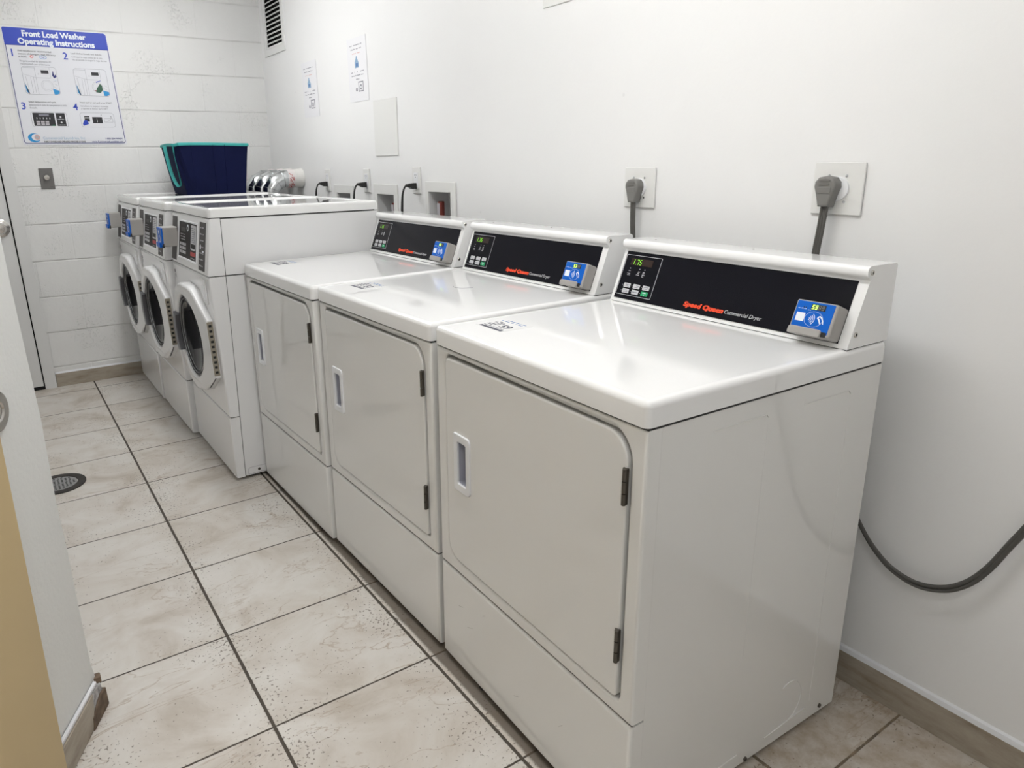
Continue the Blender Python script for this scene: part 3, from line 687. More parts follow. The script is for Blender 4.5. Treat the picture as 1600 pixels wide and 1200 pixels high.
    seven(b, CP, 'l', 0.6235, 0.1045, 0.0138, 'led', th=0.0012); seven(b, CP, '7', 0.6140, 0.1045, 0.0138, 'led', th=0.0012); seven(b, CP, '5', 0.6035, 0.1045, 0.0138, 'led', th=0.0012)
    b.plate(CP, [circ(0.6160, 0.1052, 0.0010, 6)], 0.0003, 'led', w0=0.0012)
    b.build('price_display', pn)
    for k, (a_, v_) in enumerate(((0.6223, 0.0458), (0.5883, 0.0460), (0.5546, 0.0462), (0.6223, 0.0302), (0.5878, 0.0302), (0.5546, 0.0302))):
        b = MB(); b.plate(CP, [rrect(a_-0.0120, v_-0.0060, a_+0.0120, v_+0.0060, 0.0018, 3)], 0.0005, 'green_btn' if k == 5 else 'btn', bevel=0.0002, w0=0.0008)
        B2 = lambda a, v, w_: CP(a, v, w_+0.0008)
        if k == 5: b.micro(B2, a_+0.006, v_+0.0012, 0.010, 0.0024, 'white_print', w=0.0003, seed=1); b.micro(B2, a_+0.002, v_-0.0035, 0.003, 0.0024, 'white_print', w=0.0003, seed=2)
        elif k == 4: b.micro(B2, a_+0.009, v_-0.0014, 0.017, 0.0032, 'ink', w=0.0003, seed=5)
        else: b.micro(B2, a_+0.008, v_+0.0008, 0.015, 0.0026, 'ink', w=0.0003, seed=k); b.micro(B2, a_+0.007, v_-0.0036, 0.013, 0.0026, 'ink', w=0.0003, seed=k+9)
        b.plate(CP, [circ(a_+0.0165, v_, 0.0009, 6)], 0.0003, 'panel_text', w0=0.0004)
        bt = b.build('button', pn)
        if k == 5: bt['label'] = 'green start button'
    b = MB(); b.text('Speed Queen', CP, 0.4215, 0.0218, 0.0155, 'orange', shear=0.22, bold=0.0010, w=0.0005, width=0.1175); b.build('brand_lettering', pn)
    b = MB(); b.text('Commercial Dryer', CP, 0.3010, 0.0222, 0.0128, 'panel_text', shear=0.22, w=0.0005, width=0.0985); b.build('model_lettering', pn)
    reader(t, lambda a, v, w_: cp(0.0235 + a, 0.0085 + v, w_ + 0.0012), digits)
    return t

make_dryer(1, -0.8192, 0.000, -0.0262, 0.0, 'white dryer nearest the camera, its right side panel fully exposed', '59', True)
make_dryer(2, -0.8010, 0.7040, 0.0126, -0.004, 'white dryer in the middle of the three dryers, hair on its top', '53')
make_dryer(3, -0.8215, 1.3975, 0.0134, -0.010, 'white dryer farthest back, standing against the first washer', '50')

# ------------------------------------------------------------------ washers
WW = 0.648
def xf(z):
    if z >= 0.884: return -0.006 - 0.135*(1.10-z)
    if z >= 0.29: return -0.003 - 0.026*(z-0.29)/0.594
    return -0.003 + 0.003*(0.29-z)/0.29
def make_washer(i, X, Y, R, lean, label):
    t = tag(empty('front_load_washer', (X, Y, 0.0), R, lean), label, 'washer', 'front load washers in a row at the far end')
    FR = lambda a, c, w_: Vector((xf(c) - w_, a, c))
    FS = lambda a, c, w_: Vector((xf(c) - w_ if w_ > -0.02 else 0.038, a, c))
    b = MB(); b.box(0.040, 0.002, 0.016, 0.725, WW-0.002, 1.108, 'washer', bevel=0.004); b.box(0.0378, 0.0018, 0.02, 0.0402, 0.004, 1.10, 'black')
    b.box(0.036, 0.0005, 0.883, 0.72, 0.003, 0.8865, 'black')
    Sd = lambda a, c, w_: Vector((a, 0.002-w_, c))
    b.plate(Sd, [rrect(0.052, 0.022, 0.190, 0.052, [0.001, 0.001, 0.001, 0.012]), rrect(0.0535, 0.0235, 0.1885, 0.0505, [0.001, 0.001, 0.001, 0.011])], 0.0006, 'label_grey', w0=0.0006)
    b.lathe(Sd, 0.100, 0.036, [(0.006, 0), (0.006, 0.001), (0.002, 0.001)], 'hinge', n=12)
    b.build('cabinet', t)
    for fx_, fy_ in ((0.08, 0.05), (0.08, 0.60), (0.66, 0.05), (0.66, 0.60)):
        b = MB(); b.lathe(fr_up(0), fx_, fy_, [(0.022, 0.0005), (0.022, 0.008), (0.008, 0.010), (0.008, 0.017)], 'black', n=16); b.build('foot', t)
    # front shell in three pieces
    b = MB(); b.plate(FS, [rect(0.0, 0.8865, WW, 1.110)], 0.030, 'washer', bevel=0.010); cpn = b.build('control_fascia', t)
    b = MB(); b.plate(FS, [rect(0.0, 0.2925, WW, 0.8825), circ(0.324, 0.588, 0.177, 56)], 0.030, 'washer', bevel=0.010)
    b.plate(FR, [rrect(0.055, 0.765, 0.150, 0.868, 0.012)], 0.004, 'washer', bevel=0.002, w0=0.003)
    b.lathe(FR, 0.100, 0.810, [(0.030, 0.0035), (0.028, 0.001), (0.020, -0.001), (0.012, 0.003), (0.001, 0.004)], 'plastic_white', n=24)
    b.plate(FR, [rect(0.604, 0.834, 0.618, 0.848)], 0.0005, 'black', w0=0.0008); b.plate(FR, [rect(0.602, 0.812, 0.618, 0.828)], 0.0005, 'ink', w0=0.0008)
    b.build('front_panel', t)
    b = MB(); b.plate(FS, [rect(0.0, 0.016, WW, 0.2885)], 0.030, 'washer', bevel=0.009); b.build('lower_panel', t)
    b = MB(); b.box(-0.002, 0.006, 0.882, 0.036, WW-0.006, 0.8875, 'black'); b.build('seam_shade', t); b = MB(); b.box(0.004, 0.006, 0.288, 0.036, WW-0.006, 0.293, 'black'); b.build('seam_shade', t); b = MB(); b.box(0.0, 0.0015, 1.1075, 0.71, WW-0.0015, 1.1125, 'black'); b.build('seam_shade', t)  # black fillers drawn as the shade between the washer panels
    # top: rolled rim round a sunk glossy field
    b = MB(); lp = rrect(-0.006, -0.002, 0.730, WW+0.002, 0.014); n = len(lp)
    rings = [(0.0, 0.0), (0.0, 0.026), (0.003, 0.033), (0.009, 0.0375), (0.022, 0.0385), (0.030, 0.0375), (0.036, 0.0335), (0.040, 0.0330)]
    vs, fs = [], []
    for d_, z_ in rings: vs += [Vector((x, y_, 1.1125+z_)) for x, y_ in rrect(-0.006+d_, -0.002+d_, 0.730-d_, WW+0.002-d_, max(0.014-d_, 0.004))]
    for r in range(len(rings)-1):
        for k in range(n): fs.append([r*n+k, r*n+(k+1) % n, (r+1)*n+(k+1) % n, (r+1)*n+k])
    fs.append(list(range(n))); fs.append([(len(rings)-1)*n+k for k in range(n)])
    b.add(vs, fs, 'washer_top'); b.build('top_panel', t, angle=60)
    # strips and screen
    b = MB(); b.plate(FR, [rect(0.035, 0.902, 0.128, 1.092)], 0.0015, 'dark_strip', w0=0.0015)
    F2 = lambda a, c, w_: FR(a, c, w_+0.0015)
    for k in range(7): b.micro(F2, 0.115, 0.918+k*0.025, 0.055, 0.006, 'label_grey', w=0.0003, seed=k+i)
    b.plate(F2, [rect(0.098, 0.985, 0.112, 1.003)], 0.0003, 'white_print', w0=0.0004); b.plate(F2, [rect(0.052, 0.975, 0.075, 0.982)], 0.0003, 'white_print', w0=0.0004)
    s_ = b.build('instruction_strip', t); s_['label'] = 'dark grey strip of small symbols beside the screen'
    b = MB(); b.plate(FR, [rect(0.525, 0.900, 0.615, 1.092)], 0.0015, 'dark_strip', w0=0.0015); b.build('reader_strip', t)
    b = MB(); b.plate(FR, [rrect(0.163, 0.918, 0.487, 1.083, 0.004), rrect(0.170, 0.926, 0.480, 1.076, 0.002)], 0.003, 'plastic_white', bevel=0.001, w0=0.003)
    b.plate(FR, [rrect(0.168, 0.924, 0.482, 1.078, 0.002)], 0.001, 'washer_panel', w0=0.001)
    sc = b.build('control_screen', t)
    F3 = lambda a, c, w_: FR(a, c, w_+0.001)
    for r_ in range(3):
        for c_ in range(4):
            b = MB(); b.plate(F3, [rrect(0.352+c_*0.029, 0.942+r_*0.017, 0.372+c_*0.029, 0.954+r_*0.017, 0.002, 2)], 0.0006, 'btn', w0=0.0008); b.build('button', sc)
    b = MB(); b.plate(F3, [rrect(0.184, 0.968, 0.268, 1.070, 0.008)], 0.0004, 'btn', w0=0.0005)
    F4 = lambda a, c, w_: F3(a, c, w_+0.0005)
    b.plate(F4, [rrect(0.190, 0.975, 0.262, 0.994, 0.003)], 0.0003, 'washer_panel', w0=0.0004)
    for k in range(8): b.micro(F4, 0.262, 1.000+k*0.008, 0.065, 0.004, 'ink', w=0.0003, seed=k)
    b.plate(F3, [rect(0.184, 0.944, 0.268, 0.960)], 0.0004, 'red_print', w0=0.0005)
    b.micro(F3, 0.262, 0.932, 0.060, 0.005, 'label_grey', w=0.0005, seed=3)
    b.build('screen_label', sc)
    b = MB(); b.lathe(F3, 0.325, 1.055, [(0.014, 0.0), (0.014, 0.0008)], 'white_print', n=20); b.lathe(F3, 0.322, 1.053, [(0.008, 0.0008), (0.008, 0.0012)], 'washer_panel', n=16)
    b.plate(F3, [rect(0.360, 1.035, 0.440, 1.052)], 0.0004, 'dark_strip', w0=0.0005)
    for k in range(3): b.micro(F3, 0.455, 1.000+k*0.011, 0.085, 0.004, 'label_grey', w=0.0005, seed=k+20)
    b.build('screen_legend', sc)
    # card reader on its strip
    b = MB(); b.plate(lambda a, c, w_: Vector((-0.020-w_, a, c)), [rrect(0.508, 0.962, 0.605, 1.048, 0.005)], 0.062, 'reader_grey', bevel=0.004, w0=0.062); rd = b.build('card_reader', t); rd['label'] = 'grey and blue tap card reader'
    G = lambda a, c, w_: Vector((-0.082-w_, a, c))
    b = MB(); b.plate(G, [rrect(0.511, 0.968, 0.602, 1.045, 0.004)], 0.008, 'blue', bevel=0.0015, w0=0.006)
    b.plate(G, [circ(0.565, 1.026, 0.008, 16)], 0.0003, 'white_print', w0=0.0065); b.plate(G, [circ(0.556, 0.996, 0.016, 24), circ(0.556, 0.996, 0.013, 24)], 0.0003, 'white_print', w0=0.0065)
    b.build('reader_face', rd)
    b = MB(); b.plate(G, [rrect(0.530, 0.958, 0.604, 0.980, 0.005)], 0.010, 'blue', bevel=0.002, w0=0.014); b.plate(G, [rect(0.509, 0.958, 0.528, 0.976)], 0.006, 'black', w0=0.004); b.build('card_ledge', rd)
    # door: white ring with a straight hinge side, dark bowl, grey handle
    cy, cz, R0 = 0.320, 0.588, 0.238
    def dz(z): return xf(z)                       # the door follows the sloping front
    DR = lambda a, c, w_: Vector((dz(c) - w_*(0.58 + 0.42*max(0.0, min(1.0, (a-0.034)/0.25))), a, c))
    outer = [(cy - R0*math.cos(math.radians(a)), cz + R0*math.sin(math.radians(a))) for a in range(80, 281, 8)]
    outer += [(0.190, 0.372), (0.034, 0.462), (0.034, 0.704), (0.185, 0.808), (0.240, 0.822)]
    b = MB(); inner = circ(cy+0.004, cz, 0.181, 56)
    b.plate(DR, [outer, inner], 0.046, 'washer', bevel=0.011, w0=0.046, seg=4)
    d = b.build('door', t, angle=50)
    b = MB()
    b.lathe(DR, cy+0.004, cz, [(0.1795, -0.02), (0.1795, 0.036), (0.175, 0.037), (0.172, 0.028), (0.169, 0.028), (0.167, 0.034), (0.164, 0.034), (0.162, -0.02)], 'ring_grey', n=56, cap=False); rg = b.build('door_gasket', d)
    b = MB(); b.lathe(DR, cy+0.004, cz, [(0.1615, -0.025), (0.1615, 0.026), (0.157, 0.028), (0.152, 0.022), (0.120, 0.010), (0.06, 0.002), (0.001, 0.000)], 'glass_black', n=56)
    gl = b.build('door_glass', d); gl['label'] = 'dark round door glass'
    for rr_ in (0.1770, 0.1655, 0.1570):
        b = MB(); ring = [DR(cy+0.004+rr_*math.cos(math.radians(a)), cz+rr_*math.sin(math.radians(a)), 0.037 if rr_ > 0.17 else 0.035 if rr_ > 0.16 else 0.028) for a in range(0, 361, 6)]
        b.tube(ring, 0.0011, 'steel', n=6); b.build('door_bead', d)
    # handle on the left of the ring
    hb = []
    for a in range(150, 211, 6): hb.append((cy - 0.222*math.cos(math.radians(a)), cz - 0.01 + 0.185*math.sin(math.radians(a))))
    for a in range(210, 149, -6): hb.append((cy - 0.170*math.cos(math.radians(a)), cz - 0.01 + 0.165*math.sin(math.radians(a))))
    b = MB(); b.plate(DR, [hb], 0.020, 'handle_grey', bevel=0.004, w0=0.060); b.build('door_handle', d)
    # hinge side
    b = MB(); b.plate(lambda a, c, w_: Vector((dz(c) - 0.014 + a, 0.034 - w_, c)), [rect(-0.0125, 0.472, 0.0105, 0.700)], 0.004, 'hinge_plate', w0=0.003)
    for k in range(10):
        zc = 0.482 + k*0.0218
        b.plate(lambda a, c, w_: Vector((dz(c) - 0.014 + a, 0.034 - w_, c)), [rect(-0.007, zc, 0.0045, zc+0.010)], 0.0006, 'black', w0=0.0036)
    b.build('hinge', d)
    b = MB(); b.plate(lambda a, c, w_: Vector((dz(c) - 0.002 - w_, a, c)), [[(0.036, 0.470), (0.036, 0.460), (0.130, 0.405), (0.165, 0.385), (0.170, 0.388), (0.100, 0.435)]], 0.004, 'black', w0=0.022); b.build('lower_hinge_shade', d)  # black wedge painted as the shade below the hinge
    return t
make_washer(1, -0.957, 2.0930, 0.0019, 0.004, 'white front load washer standing beside the dryers, nearest of the washers')
make_washer(2, -0.985, 2.7480, 0.0025, 0.003, 'white front load washer in the middle, between two other washers')
make_washer(3, -0.993, 3.4100, 0.0018, 0.0, 'white front load washer against the block wall, under the blue basket')

# ------------------------------------------------------------------ laundry basket on the far washer
def basket():
    t = tag(empty('laundry_basket', (-0.55, 3.70, 1.1470)), 'navy blue fabric laundry basket with teal rim standing on the far washer', 'basket')
    H = 0.280
    bot = [(-0.690+0.55, 3.90-3.70), (-0.706+0.55, 3.52-3.70), (-0.665+0.55, 3.466-3.70), (-0.384+0.55, 3.470-3.70), (-0.372+0.55, 3.90-3.70)]
    top = [(-0.742+0.55, 3.90-3.70), (-0.762+0.55, 3.52-3.70), (-0.735+0.55, 3.466-3.70), (-0.348+0.55, 3.470-3.70), (-0.336+0.55, 3.90-3.70)]
    def ring(f, grow=0.0):
        pts = []
        seg = 7
        for i in range(5):
            p0, p1 = [Vector(bot[i]).lerp(Vector(top[i]), f), Vector(bot[(i+1) % 5]).lerp(Vector(top[(i+1) % 5]), f)]
            for k in range(seg):
                pts.append(p0.lerp(p1, k/seg))
        return pts
    rows = 9; vs, fs = [], []
    n = len(ring(0)); r2 = random.Random(5)
    def shell(sgn, off, m_, z0):
        vs, fs = [], []
        for r in range(rows):
            f = r/(rows-1); c = ring(f)
            for k, p in enumerate(c):
                wob = 0.0028*math.sin(k*1.7+f*2.2) + 0.002*math.sin(k*0.9+f*5)
                d_ = Vector((p.x, p.y)).normalized()
                q = Vector((p.x, p.y)) + d_*(wob*math.sin(math.pi*f)**0.5 if 0 < f < 1 else 0) - d_*off
                vs.append((q.x, q.y, z0 + f*(H-z0)))
        for r in range(rows-1):
            for k in range(n): fs.append([r*n+k, r*n+(k+1) % n, (r+1)*n+(k+1) % n, (r+1)*n+k])
        return vs, fs
    b = MB()
    v1, f1 = shell(1, 0.0, 'navy', 0.0); v2, f2 = shell(1, 0.004, 'navy', 0.004)
    k0 = len(v1); top_o = [(rows-1)*n+k for k in range(n)]
    faces = f1 + [[x+k0 for x in reversed(f)] for f in f2]
    faces += [[top_o[k], top_o[(k+1) % n], k0+top_o[(k+1) % n], k0+top_o[k]] for k in range(n)]
    faces.append(list(range(n))); faces.append([k0+k for k in range(n)][::-1])
    b.add(v1+v2, faces, 'navy')
    # seams of the panels
    for xx in (-0.155+0.034, 0.0, 0.066):
        b.tube([(xx*0.90, -0.2335, 0.004), (xx*0.95, -0.2350, H*0.5), (xx, -0.2352, H-0.006)], 0.0014, 'navy', n=6)
    b.tube([(x, y_, 0.004) for x, y_ in [(p.x*1.003, p.y*1.003) for p in ring(0)]] , 0.0025, 'navy', n=6)
    b.build('basket_body', t, angle=70)
    b = MB()
    rp = [Vector((p.x*1.006, p.y*1.006, H - 0.004 + 0.003*math.sin(k*0.5))) for k, p in enumerate(ring(1.0))]; rp.append(rp[0].copy()); 
    b.tube(rp, 0.0065, 'teal', n=8, squash=(1.25, 0.5)); r_ = b.build('rim', t); r_['label'] = 'teal binding round the rim'
    # loose teal strap handle hanging on the left end
    b = MB()
    pth = smooth_path([(-0.216, -0.02, H-0.006), (-0.212, -0.03, H-0.06), (-0.200, -0.04, H-0.15), (-0.184, -0.06, H-0.215), (-0.172, -0.09, H-0.232), (-0.168, -0.12, H-0.21), (-0.182, -0.15, H-0.13), (-0.198, -0.18, H-0.05), (-0.205, -0.195, H-0.004)], 6)
    b.tube(pth, 0.0095, 'teal', n=8, squash=(0.16, 1.0)); h_ = b.build('strap', t); h_['label'] = 'teal strap hanging down the end'
    return t
basket()

# ------------------------------------------------------------------ vent ducts behind the far washer
for k, (yc, dz_, lab) in enumerate(((3.560, 0.0, 'nearest galvanised vent elbow with red printed foil tape'), (3.735, 0.002, 'middle galvanised vent elbow between two others behind the washer'), (3.905, 0.0, 'galvanised vent elbow nearest the block wall'))):
    t = tag(empty('vent_duct', (0, yc, 1.222+dz_)), lab, 'duct', 'dryer vent ducts coming out of the right wall')
    r0 = 0.052
    b = MB(); b.tube([(-0.002, 0, 0), (-0.02, 0, 0.0), (-0.045, 0, 0.0), (-0.062, 0, 0)], [0.060, 0.056, 0.0545, 0.053], 'plaster', n=28); b.build('collar', t)
    b = MB(); b.tube([(-0.058, 0, 0), (-0.064, 0, 0), (-0.095, 0, -0.001), (-0.100, 0, -0.001)], [0.0545, 0.0560, 0.0545, 0.0535], 'tape', n=28)
    for q in range(60):
        a0 = rnd.uniform(0.2, 4.0) + 1.2; x_ = -rnd.uniform(0.066, 0.092)
        P1 = Vector((x_, 0.0560*math.sin(a0), 0.0560*math.cos(a0))); P2 = Vector((x_-rnd.uniform(0.002, 0.008), 0.0560*math.sin(a0+0.16), 0.0560*math.cos(a0+0.16)))
        b.tube([P1, P2], 0.0016, 'red_print', n=5)
    b.build('foil_tape', t)
    # gored elbow: straight pieces meeting at creases
    cs = [Vector((-0.096, 0, 0)), Vector((-0.128, 0, -0.002)), Vector((-0.170, 0, -0.022)), Vector((-0.200, 0, -0.062)), Vector((-0.204, 0, -0.105)), Vector((-0.204, 0, -0.20))]
    b = MB()
    tang = []
    for j in range(len(cs)):
        a = (cs[j]-cs[j-1]).normalized() if j else (cs[1]-cs[0]).normalized(); c = (cs[j+1]-cs[j]).normalized() if j < len(cs)-1 else a
        tang.append((a+c).normalized())
    nn = 28; vs = []; fs = []
    for j, c in enumerate(cs):
        tt = tang[j]; u = Vector((0, 1, 0)); v_ = tt.cross(u)
        for q in range(nn):
            th = 2*math.pi*q/nn; vs.append(c + (u*math.cos(th) + v_*math.sin(th))*r0)
    for j in range(len(cs)-1):
        for q in range(nn): fs.append([j*nn+q, j*nn+(q+1) % nn, (j+1)*nn+(q+1) % nn, (j+1)*nn+q])
    fs.append(list(range(nn))); fs.append([(len(cs)-1)*nn+q for q in range(nn)])
    b.add(vs, fs, 'steel')
    for j in range(1, len(cs)-1):
        tt = tang[j]; u = Vector((0, 1, 0)); v_ = tt.cross(u)
        b.tube([cs[j] + (u*math.cos(2*math.pi*q/nn) + v_*math.sin(2*math.pi*q/nn))*(r0+0.0008) for q in range(nn+1)], 0.0018, 'steel', n=6)
    b.build('elbow', t, angle=25)

# ------------------------------------------------------------------ on the right wall
W0 = fr_front(0.0)
# louvred vent high up
t = tag(empty('wall_vent', (0, 3.82, 1.98)), 'white louvred vent grille high on the right wall near the corner', 'vent')
V = lambda a, c, w_: Vector((-w_, a-3.82, c-1.98))
b = MB(); b.plate(V, [rect(3.663, 1.975, 4.035, 2.455), rect(3.702, 2.015, 3.998, 2.415)], 0.008, 'vent_white', bevel=0.003, w0=0.008); b.build('frame', t)
b = MB()
z = 2.022
while z < 2.41:
    vs = [V(3.703, z-0.007, 0.006), V(3.703, z-0.007, 0.0045), V(3.703, z+0.008, -0.008), V(3.703, z+0.008, -0.0065)]
    vs += [v + Vector((0, 0.294, 0)) for v in vs]
    b.add(vs, [[0, 1, 2, 3], [4, 5, 6, 7], [0, 1, 5, 4], [1, 2, 6, 5], [2, 3, 7, 6], [3, 0, 4, 7]], 'vent_white'); z += 0.0262
b.build('louvre', t)
b = MB(); b.plate(V, [rect(3.717, 2.032, 3.983, 2.398)], 0.002, 'vent_black', w0=-0.06)
b.plate(V, [rect(3.7165, 2.0315, 3.9835, 2.3985), rect(3.718, 2.033, 3.982, 2.397)], 0.060, 'vent_black', w0=-0.001); b.build('dark_cavity', t)

# two laminated paper notices
def notice(y1, y0, z0, z1, lab, skew):
    t = tag(empty('paper_notice', (0, y0, z0)), lab, 'notice', 'paper notices taped on the right wall')
    Wd, Hh = y1-y0, z1-z0
    P = lambda u, v, w_: Vector((-w_, Wd*u + skew*v, Hh*v))
    b = MB(); b.plate(P, [rrect(0, 0, 1, 1, 0.01, 2)], 0.0012, 'paper', w0=0.0022); b.build('sheet', t)
    Pr = lambda a, c, w_: P(a, c, w_+0.0024)
    b = MB()
    def mk(u0, u1, v, h, m_):
        x = u1; rr = random.Random(int(v*1000))
        while x > u0:
            w_ = rr.uniform(0.018, 0.034)
            if rr.random() < 0.85: b.plate(Pr, [rect(max(x-w_, u0), v, x, v+h*rr.uniform(0.6, 1))], 0.0002, m_, w0=0.0003)
            x -= w_ + 0.012
    mk(0.22, 0.84, 0.876, 0.018, 'ink'); mk(0.25, 0.80, 0.815, 0.018, 'ink'); mk(0.30, 0.74, 0.750, 0.015, 'ink_red')
    mk(0.16, 0.86, 0.460, 0.018, 'ink'); mk(0.18, 0.86, 0.405, 0.018, 'ink'); mk(0.44, 0.60, 0.345, 0.018, 'ink')
    b.build('print_lines', t)
    b = MB(); b.plate(Pr, [[(0.42, 0.53), (0.62, 0.53), (0.63, 0.62), (0.57, 0.67), (0.545, 0.71), (0.50, 0.71), (0.49, 0.67), (0.42, 0.60)]], 0.0002, 'pale_blue', w0=0.0003)
    b.plate(Pr, [rect(0.46, 0.55, 0.57, 0.60)], 0.0002, 'ink_blue', w0=0.0006); b.build('bottle_picture', t)
    b = MB(); b.plate(Pr, [rect(0.24, 0.15, 0.50, 0.31), rect(0.27, 0.165, 0.47, 0.295)], 0.0002, 'ink', w0=0.0003)
    b.plate(Pr, [circ(0.37, 0.22, 0.06, 16, ry=0.042), circ(0.37, 0.22, 0.035, 16, ry=0.024)], 0.0002, 'ink', w0=0.0004)
    b.plate(Pr, [circ(0.60, 0.19, 0.05, 12, ry=0.030), circ(0.60, 0.19, 0.02, 12, ry=0.012)], 0.0002, 'ink', w0=0.0004); b.build('machine_picture', t)
    return t
notice(3.428, 3.206, 1.569, 1.870, 'white paper notice on the right wall, the farther and lower of the two notices', 0.012)
notice(2.790, 2.575, 1.607, 1.908, 'white paper notice on the right wall, the nearer and higher of the two notices', 0.010)
b = MB(); b.plate(W0, [rrect(2.293, 1.338, 2.528, 1.597, 0.003, 3)], 0.006, 'cover', bevel=0.002, w0=0.006)
tag(b.build('blank_cover_plate'), 'blank square cover panel on the right wall below the nearer notice', 'panel')
b = MB(); b.plate(W0, [rrect(1.115, 1.792, 1.256, 1.93, 0.003, 3)], 0.004, 'cover', bevel=0.002, w0=0.004)
tag(b.build('wall_plate'), 'white plate on the right wall cut off by the top edge of the photo', 'panel')

# duplex outlets with black cords
def outlet(y1, y0, z0, z1, where):
    t = tag(empty('wall_outlet', (0, (y0+y1)/2, z0)), 'white upright outlet %s' % where, 'outlet', 'duplex outlets behind the washers')
    O = lambda a, c, w_: Vector((-w_, a, c)); h = z1-z0; hw = 0.036
    b = MB(); b.plate(O, [rrect(-hw, 0, hw, h, 0.004, 3)], 0.006, 'cover', bevel=0.003, w0=0.007); b.build('cover_plate', t)
    b = MB(); b.plate(O, [rrect(-0.017, 0.025, 0.017, h-0.025, 0.003, 3)], 0.003, 'plastic_white', bevel=0.0008, w0=0.0095)
    for zc in (h*0.70,):
        for a_, hh in ((-0.006, 0.008), (0.006, 0.007)): b.plate(O, [rect(a_-0.001, zc-hh/2, a_+0.001, zc+hh/2)], 0.0003, 'black', w0=0.0099)
        b.plate(O, [circ(0, zc-0.010, 0.0022, 8)], 0.0003, 'black', w0=0.0099)
    b.plate(O, [rect(-0.004, h*0.49, 0.004, h*0.52)], 0.0008, 'cover', w0=0.0105)
    b.build('receptacle', t)
    return t
def black_plug(yc, zc, endz, lab):
    t = tag(empty('power_cord', (-0.0108, yc, zc)), lab, 'cord', 'black power cords plugged in behind the washers')
    b = MB()
    for tt in (-0.0065, 0.0065): b.box(-0.0045, tt-0.001, -0.003, -0.0006, tt+0.001, 0.003, 'steel')
    b.prism([(-0.001, 0.013), (-0.001, -0.014), (-0.022, -0.014), (-0.034, -0.006), (-0.046, -0.004), (-0.048, 0.006), (-0.040, 0.010)], lambda p, q, s_: Vector((p, s_, q)), -0.012, 0.012, 'cord_black')
    o = b.build('plug', t); md = o.modifiers.new('edges', 'BEVEL'); md.width = 0.003; md.segments = 2; o.modifiers.move(1, 0)
    pts = smooth_path([(-0.044, 0, 0.002), (-0.056, 0.0, -0.004), (-0.066, 0.002, -0.030), (-0.070, 0.004, -0.070), (-0.074, 0.006, endz*0.75), (-0.078, 0.010, endz)], 6)
    b = MB(); b.tube(pts, [0.0042 + 0.002*max(0, min(1, (i-10)/12)) for i in range(len(pts))], 'cord_black', n=10); b.build('cord', t)
outlet(3.18, 3.11, 1.155, 1.275, 'farthest back, beside the vent ducts'); outlet(2.675, 2.605, 1.158, 1.277, 'in the middle, between two recessed boxes'); outlet(2.165, 2.094, 1.165, 1.284, 'above the farthest dryer console')
black_plug(3.145, 1.194, -0.115, 'black cord plugged in beside the vent ducts'); black_plug(2.640, 1.198, -0.115, 'black cord plugged into the middle upright outlet'); black_plug(2.129, 1.201, -0.20, 'black cord plugged in above the farthest dryer console')

# recessed washer boxes with copper arrestors
for k, ((h0, h1, hz0, hz1, f0, f1, fz0, fz1), lab) in enumerate(zip(BOXES, ('recessed grey washer box farthest back, mostly hidden by the washers', 'recessed grey washer box in the middle, behind the nearest washer', 'recessed grey washer box nearest the camera, with a copper fitting'))):
    yc = (h0+h1)/2
    t = tag(empty('washer_supply_box', (0, yc, fz0)), lab, 'utility box', 'recessed water boxes in the right wall')
    B = lambda a, c, w_: Vector((-w_, a-yc, c-fz0))
    b = MB(); b.plate(B, [rrect(f0, fz0, f1, fz1, 0.004, 3), rect(h0+0.003, hz0+0.003, h1-0.003, hz1-0.003)], 0.006, 'cover', bevel=0.002, w0=0.007); b.build('frame', t)
    b = MB(); b.plate(B, [rect(h0+0.002, hz0+0.002, h1-0.002, hz1-0.002), rect(h0+0.004, hz0+0.004, h1-0.004, hz1-0.004)], 0.100, 'box_grey', w0=0.001)
    b.plate(B, [rect(h0+0.002, hz0+0.002, h1-0.002, hz1-0.002)], 0.002, 'box_grey', w0=-0.098); b.build('recess', t)
    ya = (h0 + (0.055 if k else 0.06))
    ya = {0: 2.930, 1: 2.418, 2: 1.984}[k]
    zt = hz1 - 0.045
    b = MB()
    b.tube([B(ya, hz0+0.010, -0.035), B(ya, hz0+0.03, -0.035), B(ya, hz0+0.034, -0.035), B(ya, zt-0.004, -0.035), B(ya, zt, -0.035)], [0.009, 0.009, 0.0150, 0.0150, 0.013], 'copper', n=16)
    b.plate(B, [rect(ya-0.024, hz0+0.012, ya+0.014, hz0+0.030)], 0.02, 'copper', bevel=0.004, w0=-0.022)
    b.build('water_arrestor', t)
    b = MB(); b.tube([B(ya+0.003, hz0+0.045, -0.030), B(ya+0.003, zt-0.008, -0.030)], 0.0130, 'label_grey', n=16); b.build('arrestor_label', t)

